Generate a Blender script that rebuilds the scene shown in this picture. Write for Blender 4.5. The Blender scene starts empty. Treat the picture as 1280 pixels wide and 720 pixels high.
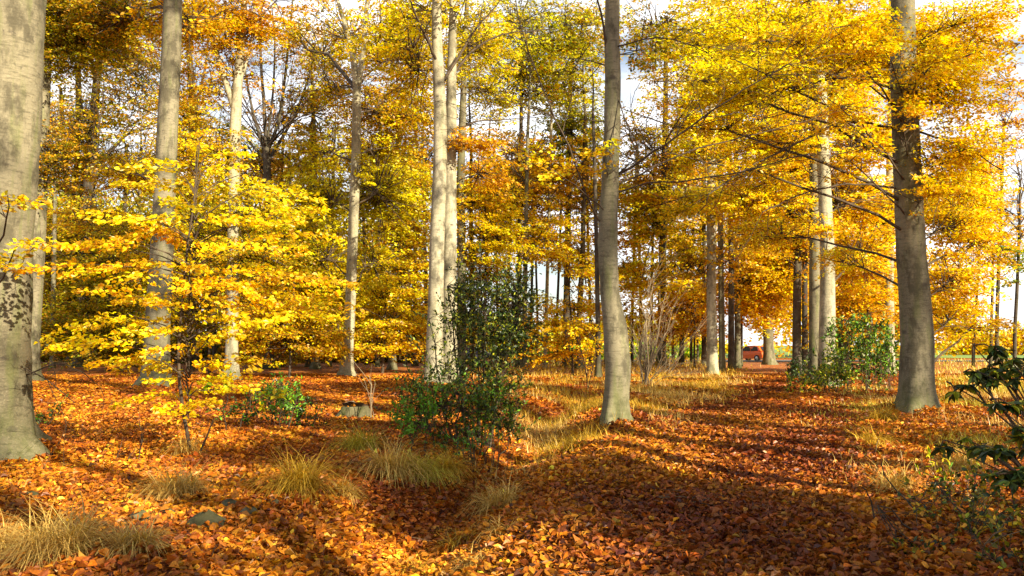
import bpy, math
import numpy as np

rng = np.random.default_rng(7)
F = 1108.0                       # focal length in pixels of the 1280 px wide photograph
CAM_H = 1.6
PITCH = math.atan(70.0 / F)
SC = bpy.context.scene
COL = SC.collection

# ------------------------------------------------------------------ coordinates
def W(px, py, d):
    """World point that stands d metres ahead and is seen at pixel (px, py)."""
    u, v = (px - 640) / F, (360 - py) / F
    y = math.cos(PITCH) - v * math.sin(PITCH)
    z = math.sin(PITCH) + v * math.cos(PITCH)
    s = d / y
    return np.array([u * s, d, CAM_H + z * s])

def dist(py):
    v = (360 - py) / F
    y = math.cos(PITCH) - v * math.sin(PITCH)
    z = math.sin(PITCH) + v * math.cos(PITCH)
    return -CAM_H / z * y

def ditch_x(y):
    return -0.95 + (y - 6.1) * 0.135 + 0.12 * np.sin(y * 0.55)

def terrain(x, y):
    x = np.asarray(x, float); y = np.asarray(y, float)
    fade = np.clip((32 - y) / 10, 0, 1) * np.clip((y + 6) / 4, 0, 1)
    z = -0.30 * np.exp(-((x - ditch_x(y)) / 0.62) ** 2) * fade
    z += 0.13 * np.exp(-((x - ditch_x(y) - 1.5) / 0.7) ** 2) * fade
    z += 0.10 * np.exp(-((x - ditch_x(y) + 1.6) / 0.8) ** 2) * fade
    z += 0.035 * np.sin(x * 1.3 + 0.6 * y) + 0.03 * np.sin(y * 1.1 - x * 0.5 + 1) + 0.018 * np.sin(x * 3.1 + 1.7 * y)
    z += 0.012 * np.sin(5.3 * x + 2.0) * np.sin(4.1 * y)
    # a low leaf bank beyond the white trunk, the long hollow at the far left
    z += 0.22 * np.exp(-((x + 5.5) / 5.0) ** 2 - ((y - 31) / 2.2) ** 2)
    # leaves banked up round the feet of the near trunks
    for (px, py, r, h) in ((-8, 572, .62, .16), (770, 541, .36, .10), (1145, 517, .55, .13), (195, 489, .62, .14)):
        v = (360 - py) / F; d = -CAM_H / (math.sin(PITCH) + v * math.cos(PITCH)) * (math.cos(PITCH) - v * math.sin(PITCH))
        q = np.hypot(x - (px - 640) / F * d, y - d) - r
        z += h * np.exp(-(np.maximum(q, 0) / .42) ** 2) * (1 + .4 * np.sin(3 * np.arctan2(y - d, x - (px - 640) / F * d)))
    return z

def tz(x, y):
    return float(terrain(x, y))

# ------------------------------------------------------------------ mesh collector
class MB:
    def __init__(self):
        self.V, self.Q, self.C, self.M, self.n, self.S = [], [], [], [], 0, []
    def add(self, v, q, col=(0.5, 0.5, 0.5), mi=0, smooth=False):
        v = np.asarray(v, np.float32).reshape(-1, 3); q = np.asarray(q, np.int32).reshape(-1, 4)
        c = np.asarray(col, np.float32)
        if c.ndim == 1: c = np.tile(c, (len(v), 1))
        self.V.append(v); self.Q.append(q + self.n); self.C.append(c)
        self.M.append(np.full(len(q), mi, np.int32)); self.S.append(np.full(len(q), smooth, bool))
        self.n += len(v)
    def mesh(self, name, mats, origin=(0, 0, 0)):
        V = np.concatenate(self.V) - np.asarray(origin, np.float32); Q = np.concatenate(self.Q); C = np.concatenate(self.C)
        me = bpy.data.meshes.new(name)
        me.vertices.add(len(V)); me.vertices.foreach_set("co", V.ravel().astype(np.float32))
        me.loops.add(Q.size); me.loops.foreach_set("vertex_index", Q.ravel().astype(np.int32))
        me.polygons.add(len(Q))
        me.polygons.foreach_set("loop_start", np.arange(0, Q.size, 4, dtype=np.int32))
        me.polygons.foreach_set("loop_total", np.full(len(Q), 4, np.int32))
        me.polygons.foreach_set("material_index", np.concatenate(self.M))
        me.polygons.foreach_set("use_smooth", np.concatenate(self.S))
        a = me.attributes.new("col", "FLOAT_COLOR", "POINT")
        a.data.foreach_set("color", np.concatenate([C, np.ones((len(C), 1), np.float32)], 1).ravel().astype(np.float32))
        me.update(calc_edges=True)
        for m in (mats if isinstance(mats, (list, tuple)) else [mats]): me.materials.append(m)
        return me
    def build(self, name, mats, parent=None):
        org = parent.location if parent is not None else (0, 0, 0)
        if parent is not None and parent.parent is not None:
            org = np.array(parent.location) + np.array(parent.parent.location)
        o = bpy.data.objects.new(name, self.mesh(name, mats, org)); COL.objects.link(o)
        if parent is not None: o.parent = parent
        return o

def thing(name, label, cat, loc, group=None):
    o = bpy.data.objects.new(name, None); COL.objects.link(o)
    o.location = [float(c) for c in loc]; o.empty_display_size = 0.2
    o["label"] = label; o["category"] = cat
    if group: o["group"] = group
    return o

def tag(o, label=None, cat=None, group=None, kind=None):
    for k, v in (("label", label), ("category", cat), ("group", group), ("kind", kind)):
        if v: o[k] = v
    return o

def norm(v):
    v = np.asarray(v, float)
    return v / (np.linalg.norm(v, axis=-1, keepdims=True) + 1e-9)

def tube(mb, P, R, n=6, col=(0.2, 0.17, 0.13), mi=0, lobes=None):
    P = np.asarray(P, float); R = np.asarray(R, float); k = len(P)
    T = np.gradient(P, axis=0); T = norm(T)
    md = norm(P[-1] - P[0]); ref = np.eye(3)[0 if abs(md[0]) < 0.75 else 1]
    U = norm(np.cross(T, ref)); Vv = np.cross(T, U)
    a = np.linspace(0, 2 * math.pi, n, endpoint=False)
    rr = np.repeat(R[:, None], n, 1)
    if lobes is not None: rr = rr * lobes(a, P)
    v = P[:, None, :] + rr[..., None] * (np.cos(a)[None, :, None] * U[:, None, :] + np.sin(a)[None, :, None] * Vv[:, None, :])
    i = np.arange(k - 1)[:, None] * n; j = np.arange(n)[None, :]; j2 = (j + 1) % n
    q = np.stack([i + j, i + j2, i + n + j2, i + n + j], -1)
    mb.add(v.reshape(-1, 3), q.reshape(-1, 4), col, mi, True)

SUN_EL = math.radians(25.0)
SH = np.array([-0.66, 0.75]); SH = SH / np.linalg.norm(SH)      # where shadows point, on the ground
SUND = np.array([-SH[0] * math.cos(SUN_EL), -SH[1] * math.cos(SUN_EL), math.sin(SUN_EL)])  # towards the sun

# ------------------------------------------------------------------ leaves
PAL = {
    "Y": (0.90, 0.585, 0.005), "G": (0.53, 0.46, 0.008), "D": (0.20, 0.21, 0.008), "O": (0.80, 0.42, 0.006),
    "B": (0.54, 0.28, 0.008), "L": (0.78, 0.61, 0.007), "K": (0.024, 0.045, 0.009), "E": (0.11, 0.26, 0.012),
}
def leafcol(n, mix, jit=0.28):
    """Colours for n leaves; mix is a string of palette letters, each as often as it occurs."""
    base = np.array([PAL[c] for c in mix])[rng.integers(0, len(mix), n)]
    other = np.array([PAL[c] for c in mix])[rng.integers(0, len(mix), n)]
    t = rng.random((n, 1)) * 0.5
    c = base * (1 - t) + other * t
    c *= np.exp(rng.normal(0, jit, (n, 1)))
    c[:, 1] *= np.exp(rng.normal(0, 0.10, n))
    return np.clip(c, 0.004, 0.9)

def leaves(mb, P, D, N, L, Wd, col, mi=0, fine=False, curl=0.12):
    n = len(P)
    D = norm(D); S = norm(np.cross(D, N)); N = np.cross(S, D)
    L = np.broadcast_to(L, (n,))[:, None]; Wd = np.broadcast_to(Wd, (n,))[:, None]
    if not fine:
        v = np.stack([P, P + D * L * 0.48 + S * Wd * 0.5 + N * L * curl * 0.5, P + D * L, P + D * L * 0.48 - S * Wd * 0.5 + N * L * curl * 0.5], 1)
        q = np.arange(n)[:, None] * 4 + np.array([[0, 1, 2, 3]])
        mb.add(v.reshape(-1, 3), q, np.repeat(col, 4, 0), mi)
    else:
        c1 = rng.normal(0, curl, (n, 1)) + curl; c2 = rng.normal(0, curl * 1.2, (n, 1))
        v = np.stack([P, P + D * L * 0.30 + S * Wd * 0.46 + N * Wd * c1, P + D * L * 0.66 + S * Wd * 0.40 + N * Wd * c1, P + D * L + N * L * c2,
                      P + D * L * 0.66 - S * Wd * 0.40 + N * Wd * c1, P + D * L * 0.30 - S * Wd * 0.46 + N * Wd * c1], 1)
        i = np.arange(n)[:, None] * 6
        q = np.concatenate([i + np.array([[0, 1, 2, 3]]), i + np.array([[0, 3, 4, 5]])], 0)
        mb.add(v.reshape(-1, 3), q, np.repeat(col, 6, 0), mi)

def sprays(mb, base, az, L, Wd, slope, droop, per, leafL, mix, fine=False, twig=0.004, up=0.55, flat=0.03, mi=0, tmi=1, jit=0.28, tonevar=0.22):
    """Flat beech sprays: leaves set along a fan of twigs. One row per spray in base (S,3), az, L, Wd, slope, droop."""
    S = len(base); base = np.asarray(base, float)
    dirh = np.stack([np.cos(az), np.sin(az), np.zeros(S)], 1); side = np.stack([-np.sin(az), np.cos(az), np.zeros(S)], 1)
    roll = rng.normal(0, 0.25, S)
    k = np.repeat(np.arange(S), per); n = len(k)
    u = rng.random(n) ** 0.8; sv = rng.uniform(-1, 1, n)
    shape = np.sin(math.pi * (0.08 + 0.86 * u)) ** 0.8
    lat = sv * Wd[k] * 0.5 * shape
    P = base[k] + dirh[k] * (u * L[k])[:, None] + side[k] * lat[:, None]
    P[:, 2] += slope[k] * u * L[k] - droop[k] * (u * L[k]) ** 2 + np.tan(roll[k]) * lat - 0.10 * np.abs(lat) + rng.normal(0, flat, n)
    D = dirh[k] * 0.7 + side[k] * (np.sign(sv) * 0.7)[:, None] + rng.normal(0, 0.35, (n, 3)); D[:, 2] -= 0.15
    N = np.array([0, 0, up]) + SUND * 0.38 + rng.normal(0, 0.38, (n, 3))
    tone = np.exp(rng.normal(0, tonevar, (S, 1)))
    LL = leafL * rng.uniform(0.7, 1.2, n)
    leaves(mb, P, D, N, LL, LL * rng.uniform(0.58, 0.72, n), np.clip(leafcol(n, mix, jit) * tone[k], 0.004, 0.92), mi, fine)
    if twig:
        for s in range(S):
            t = np.linspace(0, 1, 4)[:, None]
            Q = base[s] + dirh[s] * t * L[s] * 0.95
            Q[:, 2] += (slope[s] * t * L[s] - droop[s] * (t * L[s]) ** 2)[:, 0]
            tube(mb, Q, np.array([1, 0.75, 0.5, 0.15]) * twig, 3, (0.10, 0.075, 0.05), tmi)

DENS = 5.2
def blob(mb, org, rad, mix, cov, d, axis=None, limb_from=None, leafL=None, fine=False, tw=None, per=46):
    """A crown lump: sprays through an ellipsoid, hung on one limb from the trunk."""
    org = np.asarray(org, float)
    rx, ry, rz = rad
    if d > 30 and d != 45 and d != 40: rx *= 1.3; rz *= 0.95
    if leafL is None: leafL = max(0.088, 0.0035 * d)
    sl = min(max(1.15, 0.036 * d), 1.0 * max(rx, 0.5) + 0.3); sw = sl * 0.62; per = int(per * 1.3)
    area = math.pi * rx * rz
    one = (leafL ** 2) * 0.62 * 0.55
    n = int(DENS * -math.log(1 - min(cov, 0.99)) * area / one)
    S = max(4, n // per)
    e = norm(rng.normal(0, 1, (S, 3))) * (rng.random((S, 1)) ** 0.42) * np.exp(rng.normal(0, 0.2, (S, 1)))
    c = org + e * np.array([rx, ry, rz])
    lay = 0.42 * max(1.0, d / 26); z0 = rng.random() * lay
    c[:, 2] = np.round((c[:, 2] - z0) / lay) * lay + z0 + rng.normal(0, 0.07 * lay / 0.42, S)
    ax = org if axis is None else np.asarray(axis)
    az = np.arctan2(c[:, 1] - ax[1], c[:, 0] - ax[0]) + rng.normal(0, 0.65, S)
    L = sl * rng.uniform(0.6, 1.35, S); Wd = sw * rng.uniform(0.6, 1.3, S)
    base = c - np.stack([np.cos(az), np.sin(az), np.zeros(S)], 1) * L[:, None] * 0.5
    base[:, 2] += 0.05
    sprays(mb, base, az, L, Wd, rng.normal(0.02, 0.12, S), rng.uniform(0.05, 0.18, S), per, leafL, mix, fine, twig=tw if tw else max(0.004, 0.00022 * d), flat=0.025 + 0.0005 * d, tonevar=0.3)
    # the limb and its branches
    if limb_from is not None:
        a = np.asarray(limb_from, float)
        end = org + (org - a) * np.array([0.35, 0.35, 0.1])
        t = np.linspace(0, 1, 7)[:, None]
        mid = (a + end) / 2 + np.array([0, 0, 0.08 * np.linalg.norm(end - a)])
        Q = (1 - t) ** 2 * a + 2 * t * (1 - t) * mid + t * t * end
        ln = np.linalg.norm(end - a)
        Q[1:] += rng.normal(0, 0.008 * ln, (6, 3))
        r0 = 0.005 + 0.0052 * ln
        tube(mb, Q, r0 * np.linspace(1, 0.25, 7), 5, (0.16, 0.13, 0.10), 1)
    else:
        Q = org + np.array([[0, 0, -rz], [0, 0, 0], [0, 0, rz * 0.6]]); r0 = 0.03
    for s in range(0, S):
        if rng.random() < 0.3: continue
        dd = np.linalg.norm(Q[1:] - base[s], axis=1); j = 1 + int(np.argmin(dd + rng.random(len(dd)) * 0.8))
        b = base[s]; m = (Q[j] + b) / 2 + rng.normal(0, 0.08, 3) * dd[j - 1] * 0.5
        tube(mb, [Q[j], m, b], np.array([1.6, 1.2, 0.8]) * max(0.006, 0.00042 * d), 3, (0.13, 0.10, 0.075), 1)

def twigs(mb, p, dr, ln, r, lev, tips=None, spread=0.55, mi=1, grav=0.0, col=(0.12, 0.10, 0.08), n=4):
    """Bare branching, several orders deep."""
    p = np.asarray(p, float); dr = norm(dr)
    k = 4; pts = [p]; d = dr.copy()
    for _ in range(k):
        d = norm(d + rng.normal(0, 0.13, 3) + np.array([0, 0, grav])); pts.append(pts[-1] + d * ln / k)
    tube(mb, pts, np.linspace(r, r * 0.55, k + 1), n if lev > 1 else 3, col, mi)
    if lev <= 0:
        if tips is not None: tips.append((pts[-1], d))
        return
    for i in range(int(rng.integers(3, 5))):
        j = int(rng.integers(1, k + 1))
        nd = norm(d + rng.normal(0, spread, 3) + np.array([0, 0, 0.12]))
        twigs(mb, pts[j], nd, ln * rng.uniform(0.5, 0.75), r * rng.uniform(0.42, 0.6), lev - 1, tips, spread, mi, grav, col, n)

# ------------------------------------------------------------------ materials
def mat(name):
    m = bpy.data.materials.new(name); m.use_nodes = True
    nt = m.node_tree; nt.nodes.clear()
    return m, nt, nt.nodes.new, nt.links.new

def ramp(node, stops):
    cr = node.color_ramp
    while len(cr.elements) > 1: cr.elements.remove(cr.elements[-1])
    cr.elements[0].position = stops[0][0]; cr.elements[0].color = (*stops[0][1], 1)
    for p, c in stops[1:]:
        e = cr.elements.new(p); e.color = (*c, 1)

def leaf_material(name, trans=0.55, gloss=0.06, rough=0.4, tsat=1.15):
    m, nt, N, K = mat(name)
    out = N("ShaderNodeOutputMaterial"); at = N("ShaderNodeAttribute"); at.attribute_name = "col"
    geo = N("ShaderNodeTexCoord"); no = N("ShaderNodeTexNoise"); no.inputs["Scale"].default_value = 55; no.inputs["Detail"].default_value = 2
    K(geo.outputs["Object"], no.inputs["Vector"])
    mr = N("ShaderNodeMapRange"); mr.inputs["To Min"].default_value = 0.72; mr.inputs["To Max"].default_value = 1.28; mr.inputs["From Min"].default_value = 0.3; mr.inputs["From Max"].default_value = 0.7
    K(no.outputs["Fac"], mr.inputs["Value"])
    mul = N("ShaderNodeMix"); mul.data_type = "RGBA"; mul.blend_type = "MULTIPLY"; mul.inputs["Factor"].default_value = 1
    K(at.outputs["Color"], mul.inputs["A"]); K(mr.outputs["Result"], mul.inputs["B"])
    d = N("ShaderNodeBsdfDiffuse"); t = N("ShaderNodeBsdfTranslucent"); g = N("ShaderNodeBsdfGlossy"); g.inputs["Roughness"].default_value = rough
    hs = N("ShaderNodeHueSaturation"); hs.inputs["Saturation"].default_value = tsat; hs.inputs["Value"].default_value = 1.05
    K(mul.outputs["Result"], d.inputs["Color"]); K(mul.outputs["Result"], hs.inputs["Color"]); K(hs.outputs["Color"], t.inputs["Color"])
    x = N("ShaderNodeMixShader"); x.inputs["Fac"].default_value = trans
    K(d.outputs[0], x.inputs[1]); K(t.outputs[0], x.inputs[2])
    y = N("ShaderNodeMixShader"); y.inputs["Fac"].default_value = gloss
    K(x.outputs[0], y.inputs[1]); K(g.outputs[0], y.inputs[2]); K(y.outputs[0], out.inputs["Surface"])
    return m

def simple(name, col, rough=0.7, metal=0.0, noise=0.15, scale=20, coat=0.0, spec=0.5):
    m, nt, N, K = mat(name)
    out = N("ShaderNodeOutputMaterial"); b = N("ShaderNodeBsdfPrincipled")
    tc = N("ShaderNodeTexCoord"); no = N("ShaderNodeTexNoise"); no.inputs["Scale"].default_value = scale; no.inputs["Detail"].default_value = 5
    K(tc.outputs["Object"], no.inputs["Vector"])
    r = N("ShaderNodeValToRGB"); ramp(r, [(0.3, tuple(c * (1 - noise) for c in col)), (0.7, tuple(min(1, c * (1 + noise)) for c in col))])
    K(no.outputs["Fac"], r.inputs["Fac"]); K(r.outputs["Color"], b.inputs["Base Color"])
    b.inputs["Roughness"].default_value = rough; b.inputs["Metallic"].default_value = metal; b.inputs["Coat Weight"].default_value = coat
    b.inputs["Specular IOR Level"].default_value = spec
    K(b.outputs[0], out.inputs["Surface"])
    return m

def bark_material(name, c0, c1, moss=(0.10, 0.12, 0.03), dark=(0.06, 0.05, 0.04), mossy=0.5, rough_bump=0.35):
    m, nt, N, K = mat(name)
    out = N("ShaderNodeOutputMaterial"); b = N("ShaderNodeBsdfPrincipled"); b.inputs["Roughness"].default_value = 0.85; b.inputs["Specular IOR Level"].default_value = 0.2
    tc = N("ShaderNodeTexCoord"); oi = N("ShaderNodeObjectInfo")
    off = N("ShaderNodeVectorMath"); off.operation = "ADD"
    sc = N("ShaderNodeMath"); sc.operation = "MULTIPLY"; sc.inputs[1].default_value = 90
    K(oi.outputs["Random"], sc.inputs[0]); K(tc.outputs["Object"], off.inputs[0]); K(sc.outputs[0], off.inputs[1])
    def noise(scale, stretch, detail=4, rough=0.55):
        mp = N("ShaderNodeMapping"); mp.inputs["Scale"].default_value = stretch
        K(off.outputs[0], mp.inputs["Vector"]); n = N("ShaderNodeTexNoise"); n.inputs["Scale"].default_value = scale; n.inputs["Detail"].default_value = detail; n.inputs["Roughness"].default_value = rough
        K(mp.outputs[0], n.inputs["Vector"]); return n
    big = noise(1.1, (1, 1, 0.35)); streak = noise(5, (1, 1, 5.0)); fine = noise(28, (1, 1, 1.6), 6, 0.65); spots = noise(9, (1, 1, 0.8), 3); vert = noise(7, (1, 1, 0.12), 4)
    r1 = N("ShaderNodeValToRGB"); ramp(r1, [(0.30, c0), (0.70, c1)]); K(big.outputs["Fac"], r1.inputs["Fac"])
    def mixin(a, col, src, lo, hi, amt, blend="MIX"):
        mr = N("ShaderNodeMapRange"); mr.inputs["From Min"].default_value = lo; mr.inputs["From Max"].default_value = hi; mr.inputs["To Max"].default_value = amt
        K(src, mr.inputs["Value"]); x = N("ShaderNodeMix"); x.data_type = "RGBA"; x.blend_type = blend
        K(mr.outputs["Result"], x.inputs["Factor"]); K(a, x.inputs["A"]); x.inputs["B"].default_value = (*col, 1); return x.outputs["Result"]
    c = mixin(r1.outputs["Color"], tuple(v * 0.55 for v in c0), streak.outputs["Fac"], 0.50, 0.68, 0.6)
    c = mixin(c, tuple(min(v * 1.25, 0.8) for v in c1), fine.outputs["Fac"], 0.52, 0.66, 0.5)
    c = mixin(c, dark, spots.outputs["Fac"], 0.66, 0.73, 0.75)
    c = mixin(c, moss, vert.outputs["Fac"], 0.5, 0.68, mossy)
    # branch eyes and old scars: small dark lens shapes; algae on the foot
    mp = N("ShaderNodeMapping"); mp.inputs["Scale"].default_value = (2.2, 2.2, 3.4); K(off.outputs[0], mp.inputs["Vector"])
    vo = N("ShaderNodeTexVoronoi"); vo.inputs["Scale"].default_value = 0.8; K(mp.outputs[0], vo.inputs["Vector"])
    dn = N("ShaderNodeMath"); dn.operation = "ADD"; fm = N("ShaderNodeMath"); fm.operation = "MULTIPLY"; fm.inputs[1].default_value = 0.16; K(fine.outputs["Fac"], fm.inputs[0]); K(vo.outputs["Distance"], dn.inputs[0]); K(fm.outputs[0], dn.inputs[1])
    inv = N("ShaderNodeMath"); inv.operation = "SUBTRACT"; inv.inputs[0].default_value = 1.0; K(dn.outputs[0], inv.inputs[1])
    c = mixin(c, dark, inv.outputs[0], 0.76, 0.84, 0.8)
    blot = noise(2.6, (1, 1, 0.5), 5, 0.7)
    c = mixin(c, tuple(v * 0.6 for v in c0), blot.outputs["Fac"], 0.48, 0.60, 0.8)
    sz = N("ShaderNodeSeparateXYZ"); K(tc.outputs["Object"], sz.inputs[0])
    hz = N("ShaderNodeMapRange"); hz.inputs["From Min"].default_value = 1.6; hz.inputs["From Max"].default_value = 0.0; K(sz.outputs["Z"], hz.inputs["Value"])
    hm = N("ShaderNodeMath"); hm.operation = "MULTIPLY"; K(hz.outputs["Result"], hm.inputs[0]); K(blot.outputs["Fac"], hm.inputs[1])
    c = mixin(c, moss, hm.outputs[0], 0.25, 0.6, 0.42)
    K(c, b.inputs["Base Color"])
    ad = N("ShaderNodeMath"); ad.operation = "ADD"; K(streak.outputs["Fac"], ad.inputs[0]); K(fine.outputs["Fac"], ad.inputs[1])
    bp = N("ShaderNodeBump"); bp.inputs["Strength"].default_value = rough_bump; bp.inputs["Distance"].default_value = 0.02
    K(ad.outputs[0], bp.inputs["Height"]); K(bp.outputs[0], b.inputs["Normal"]); K(b.outputs[0], out.inputs["Surface"])
    return m

M_LEAF = leaf_material("beech leaf", gloss=0.03)
M_DRY = leaf_material("fallen leaf", trans=0.16, gloss=0.03, rough=0.45, tsat=1.1)
M_HOLLY = leaf_material("glossy evergreen leaf", trans=0.14, gloss=0.04, rough=0.4)
M_GRASS = leaf_material("dry grass blade", trans=0.30, gloss=0.05, rough=0.45)
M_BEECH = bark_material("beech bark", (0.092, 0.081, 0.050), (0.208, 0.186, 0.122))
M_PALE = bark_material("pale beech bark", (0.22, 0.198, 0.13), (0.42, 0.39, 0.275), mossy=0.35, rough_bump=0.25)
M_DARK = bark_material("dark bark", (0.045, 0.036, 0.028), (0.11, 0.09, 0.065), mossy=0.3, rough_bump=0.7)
M_TWIG = simple("twig bark", (0.06, 0.043, 0.028), 0.8, noise=0.35, scale=6, spec=0.2)
M_PTWIG = simple("pale twig bark", (0.19, 0.145, 0.088), 0.8, noise=0.3, scale=6, spec=0.2)

# ------------------------------------------------------------------ trees
GROUP = "beech trees of the autumn wood"
def smooth_path(pts, step):
    P = np.array(pts, float)
    s = np.concatenate([[0], np.cumsum(np.linalg.norm(np.diff(P[:, :3], axis=0), axis=1))])
    n = max(6, int(s[-1] / step)); t = np.linspace(0, s[-1], n)
    Q = np.stack([np.interp(t, s, P[:, i]) for i in range(P.shape[1])], 1)
    for _ in range(4):
        Q[1:-1] = Q[:-2] * 0.25 + Q[1:-1] * 0.5 + Q[2:] * 0.25
    return Q

def tree(label, pts, d=None, H=23, forks=(), blobs=(), top=None, bark=None, name="beech_tree", cat="tree", flare=0.75, n=None, group=GROUP, bare=None, limbs=(), swell=(), leafL=None):
    """pts: (px, py, width px) up the trunk, the first at the ground; forks: the same for dividing stems (stay in the trunk);
    limbs: thinner branches (go with the crown); blobs: (px, py, rx, ry, colours, cover[, d]); top: (cover, colours) of the crown above."""
    bark = bark or M_BEECH
    if d is None: d = dist(pts[0][1])
    px0, py0 = pts[0][:2]
    b = W(px0, py0, d); gz = tz(b[0], b[1]); b[2] = gz
    root = thing(name, label, cat, b, group)
    path = []
    for i, (px, py, w) in enumerate(pts):
        p = W(px, py, d)
        if i == 0: p[2] = gz - 0.3
        path.append([*p, w / 2 * d / F])
    if path[-1][2] < H - 2 and H > 0:
        a, c = np.array(path[-2]), np.array(path[-1]); sl = (c - a)[:2] / max(0.5, (c - a)[2]); z0, r0 = c[2], c[3]
        for k in range(1, 6):
            f = k / 5; z = z0 + (H - z0) * f
            path.append([c[0] + sl[0] * (z - z0) * 0.5 + rng.normal(0, 0.12), c[1] + rng.normal(0, 0.25), z, max(0.015, r0 * (1 - 0.93 * f))])
    Q = smooth_path(path, 0.22 if d < 25 else 0.6)
    if d < 25:
        Q[2:, :2] += (np.convolve(rng.normal(0, 0.05, len(Q) + 8), np.ones(9) / 9, "valid")[2:, None] * np.array([1, 0.6]))
    ph = rng.random(3) * 6
    nn = n or (40 if d < 25 else 14)
    def lobes(a, P):
        h = (P[:, 2] - gz)[:, None]
        f = 1 + flare * np.exp(-np.clip(h, -.05, 9) / 0.20) * 1.35 * (0.60 + 0.45 * np.cos(4 * a + ph[0])[None] + 0.32 * np.cos(7 * a + ph[1])[None])
        f = f + 0.25 * flare * np.exp(-np.clip(h, 0, 9) / 0.9)
        f = f + 0.025 * np.cos(2 * a + ph[2] + h * 0.3) + 0.015 * np.cos(3 * a + h * 0.9) + 0.012 * np.cos(5 * a - h * 1.7)
        for (sz, sa, amp, sig) in swell:
            f = f + amp * np.exp(-((h - sz) / sig) ** 2) * np.clip(np.cos(a - sa), 0, 1)[None]
        return f
    tb = MB(); tube(tb, Q[:, :3], Q[:, 3], nn, mi=0, lobes=lobes)
    for fk in forks:
        f = [[*W(px, py, d), w / 2 * d / F] for px, py, w in fk]
        if fk[-1][1] <= 6:
            a, c = np.array(f[-2]), np.array(f[-1]); dv = norm(c[:3] - a[:3])
            for k in range(1, 5): f.append([*(c[:3] + dv * 1.5 * k + rng.normal(0, 0.15, 3)), c[3] * (1 - 0.22 * k)])
        G = smooth_path(f, 0.4); tube(tb, G[:, :3], G[:, 3], max(8, nn // 2))
    tb.build("trunk", bark, root)
    cb = MB(); has = False
    cen = np.array([b[0], b[1]])
    def on_trunk(z):
        return np.array([np.interp(z, Q[:, 2], Q[:, i]) for i in range(3)])
    for lb in limbs:
        f = []
        for k, (px, py, w) in enumerate(lb[0]):
            p = W(px, py, d + lb[1] * k / max(1, len(lb[0]) - 1)); f.append([*p, w / 2 * d / F])
        G = smooth_path(f, 0.25); G[1:, :3] += np.cumsum(rng.normal(0, 0.012, (len(G) - 1, 3)), 0) * 1.5
        tube(cb, G[:, :3], G[:, 3], 6, mi=1); has = True
        if len(lb) > 2 and lb[2]:
            for j in range(lb[2]):
                i = int(rng.integers(len(G) // 3, len(G))); dv = norm(G[i, :3] - G[max(0, i - 3), :3])
                twigs(cb, G[i, :3], dv + rng.normal(0, 0.6, 3), rng.uniform(0.5, 1.3), G[i, 3] * 0.5 + 0.002, 1, mi=1, n=3)
    for bl in blobs:
        px, py, rx, ry, mix, cov = bl[:6]; bd = bl[6] if len(bl) > 6 else d
        c = W(px, py, bd); R = (rx * bd / F, max(1.0, min(3.2, rx * bd / F)), ry * bd / F)
        hz = max(0.8, min(c[2] - 0.25 * np.linalg.norm(c[:2] - cen) - 0.2, Q[-1, 2]))
        blob(cb, c, R, mix, cov, bd, axis=(*cen, 0), limb_from=on_trunk(hz), leafL=leafL); has = True
    if bare:
        for (z, ln, r, lev, num) in bare:
            for _ in range(num):
                zz = z + rng.uniform(-1.5, 1.5); a = rng.random() * 6.283
                twigs(cb, on_trunk(zz), (math.cos(a) * 0.7, math.sin(a) * 0.7, 0.75), ln, r, lev, mi=1, n=5)
        has = True
    if top:
        cov, mix = top[:2]
        for k in range(5):
            z = H * (0.62 + 0.09 * k); a = rng.random() * 6.283; r = 2.2 * (1.15 - 0.18 * k)
            p = on_trunk(z) + np.array([math.cos(a) * r, math.sin(a) * r, 0])
            blob(cb, p, (2.2, 2.2, 1.2), mix, cov, 40, axis=(*cen, 0), limb_from=on_trunk(z - 1.2), leafL=0.17, per=34)
        has = True
    if has: cb.build("crown", [M_LEAF, M_TWIG], root)
    return root

# ---- the individual trees, far left to far right -------------------------------------------------
T = tree
T("huge smooth grey trunk cut by the left edge, flaring into the leaves", [(-8, 572, 100), (-6, 520, 88), (-5, 450, 86), (-4, 300, 88), (4, 150, 88), (15, 0, 82)], H=24, flare=0.3,
  limbs=[([(30, 470, 2.2), (75, 440, 1.5), (110, 470, 1)], -1.2, 3), ([(22, 455, 2), (60, 470, 1.4), (95, 505, 1)], -1.0, 3), ([(15, 350, 1.6), (30, 330, 1), (40, 300, .7)], -1.2, 4)],
  blobs=[(6, 262, 14, 14, "YGB", .35, 10.8), (12, 322, 20, 12, "BG", .3, 10.8)], top=(.2, "YGB"))
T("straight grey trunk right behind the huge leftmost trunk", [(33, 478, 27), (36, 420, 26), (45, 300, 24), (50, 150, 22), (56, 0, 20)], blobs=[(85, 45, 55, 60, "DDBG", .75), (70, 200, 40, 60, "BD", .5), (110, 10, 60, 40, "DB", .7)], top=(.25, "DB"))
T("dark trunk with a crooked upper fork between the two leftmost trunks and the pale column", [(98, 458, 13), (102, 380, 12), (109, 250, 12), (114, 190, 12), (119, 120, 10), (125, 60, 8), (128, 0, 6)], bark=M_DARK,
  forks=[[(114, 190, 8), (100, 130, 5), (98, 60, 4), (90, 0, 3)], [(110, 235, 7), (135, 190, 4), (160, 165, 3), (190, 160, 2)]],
  blobs=[(135, 50, 70, 55, "DBBG", .72), (95, 160, 50, 60, "BDG", .5), (165, 120, 40, 60, "DB", .4), (110, 300, 60, 60, "DGB", .6)], bare=[(13, 5, .07, 3, 5)])
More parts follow.
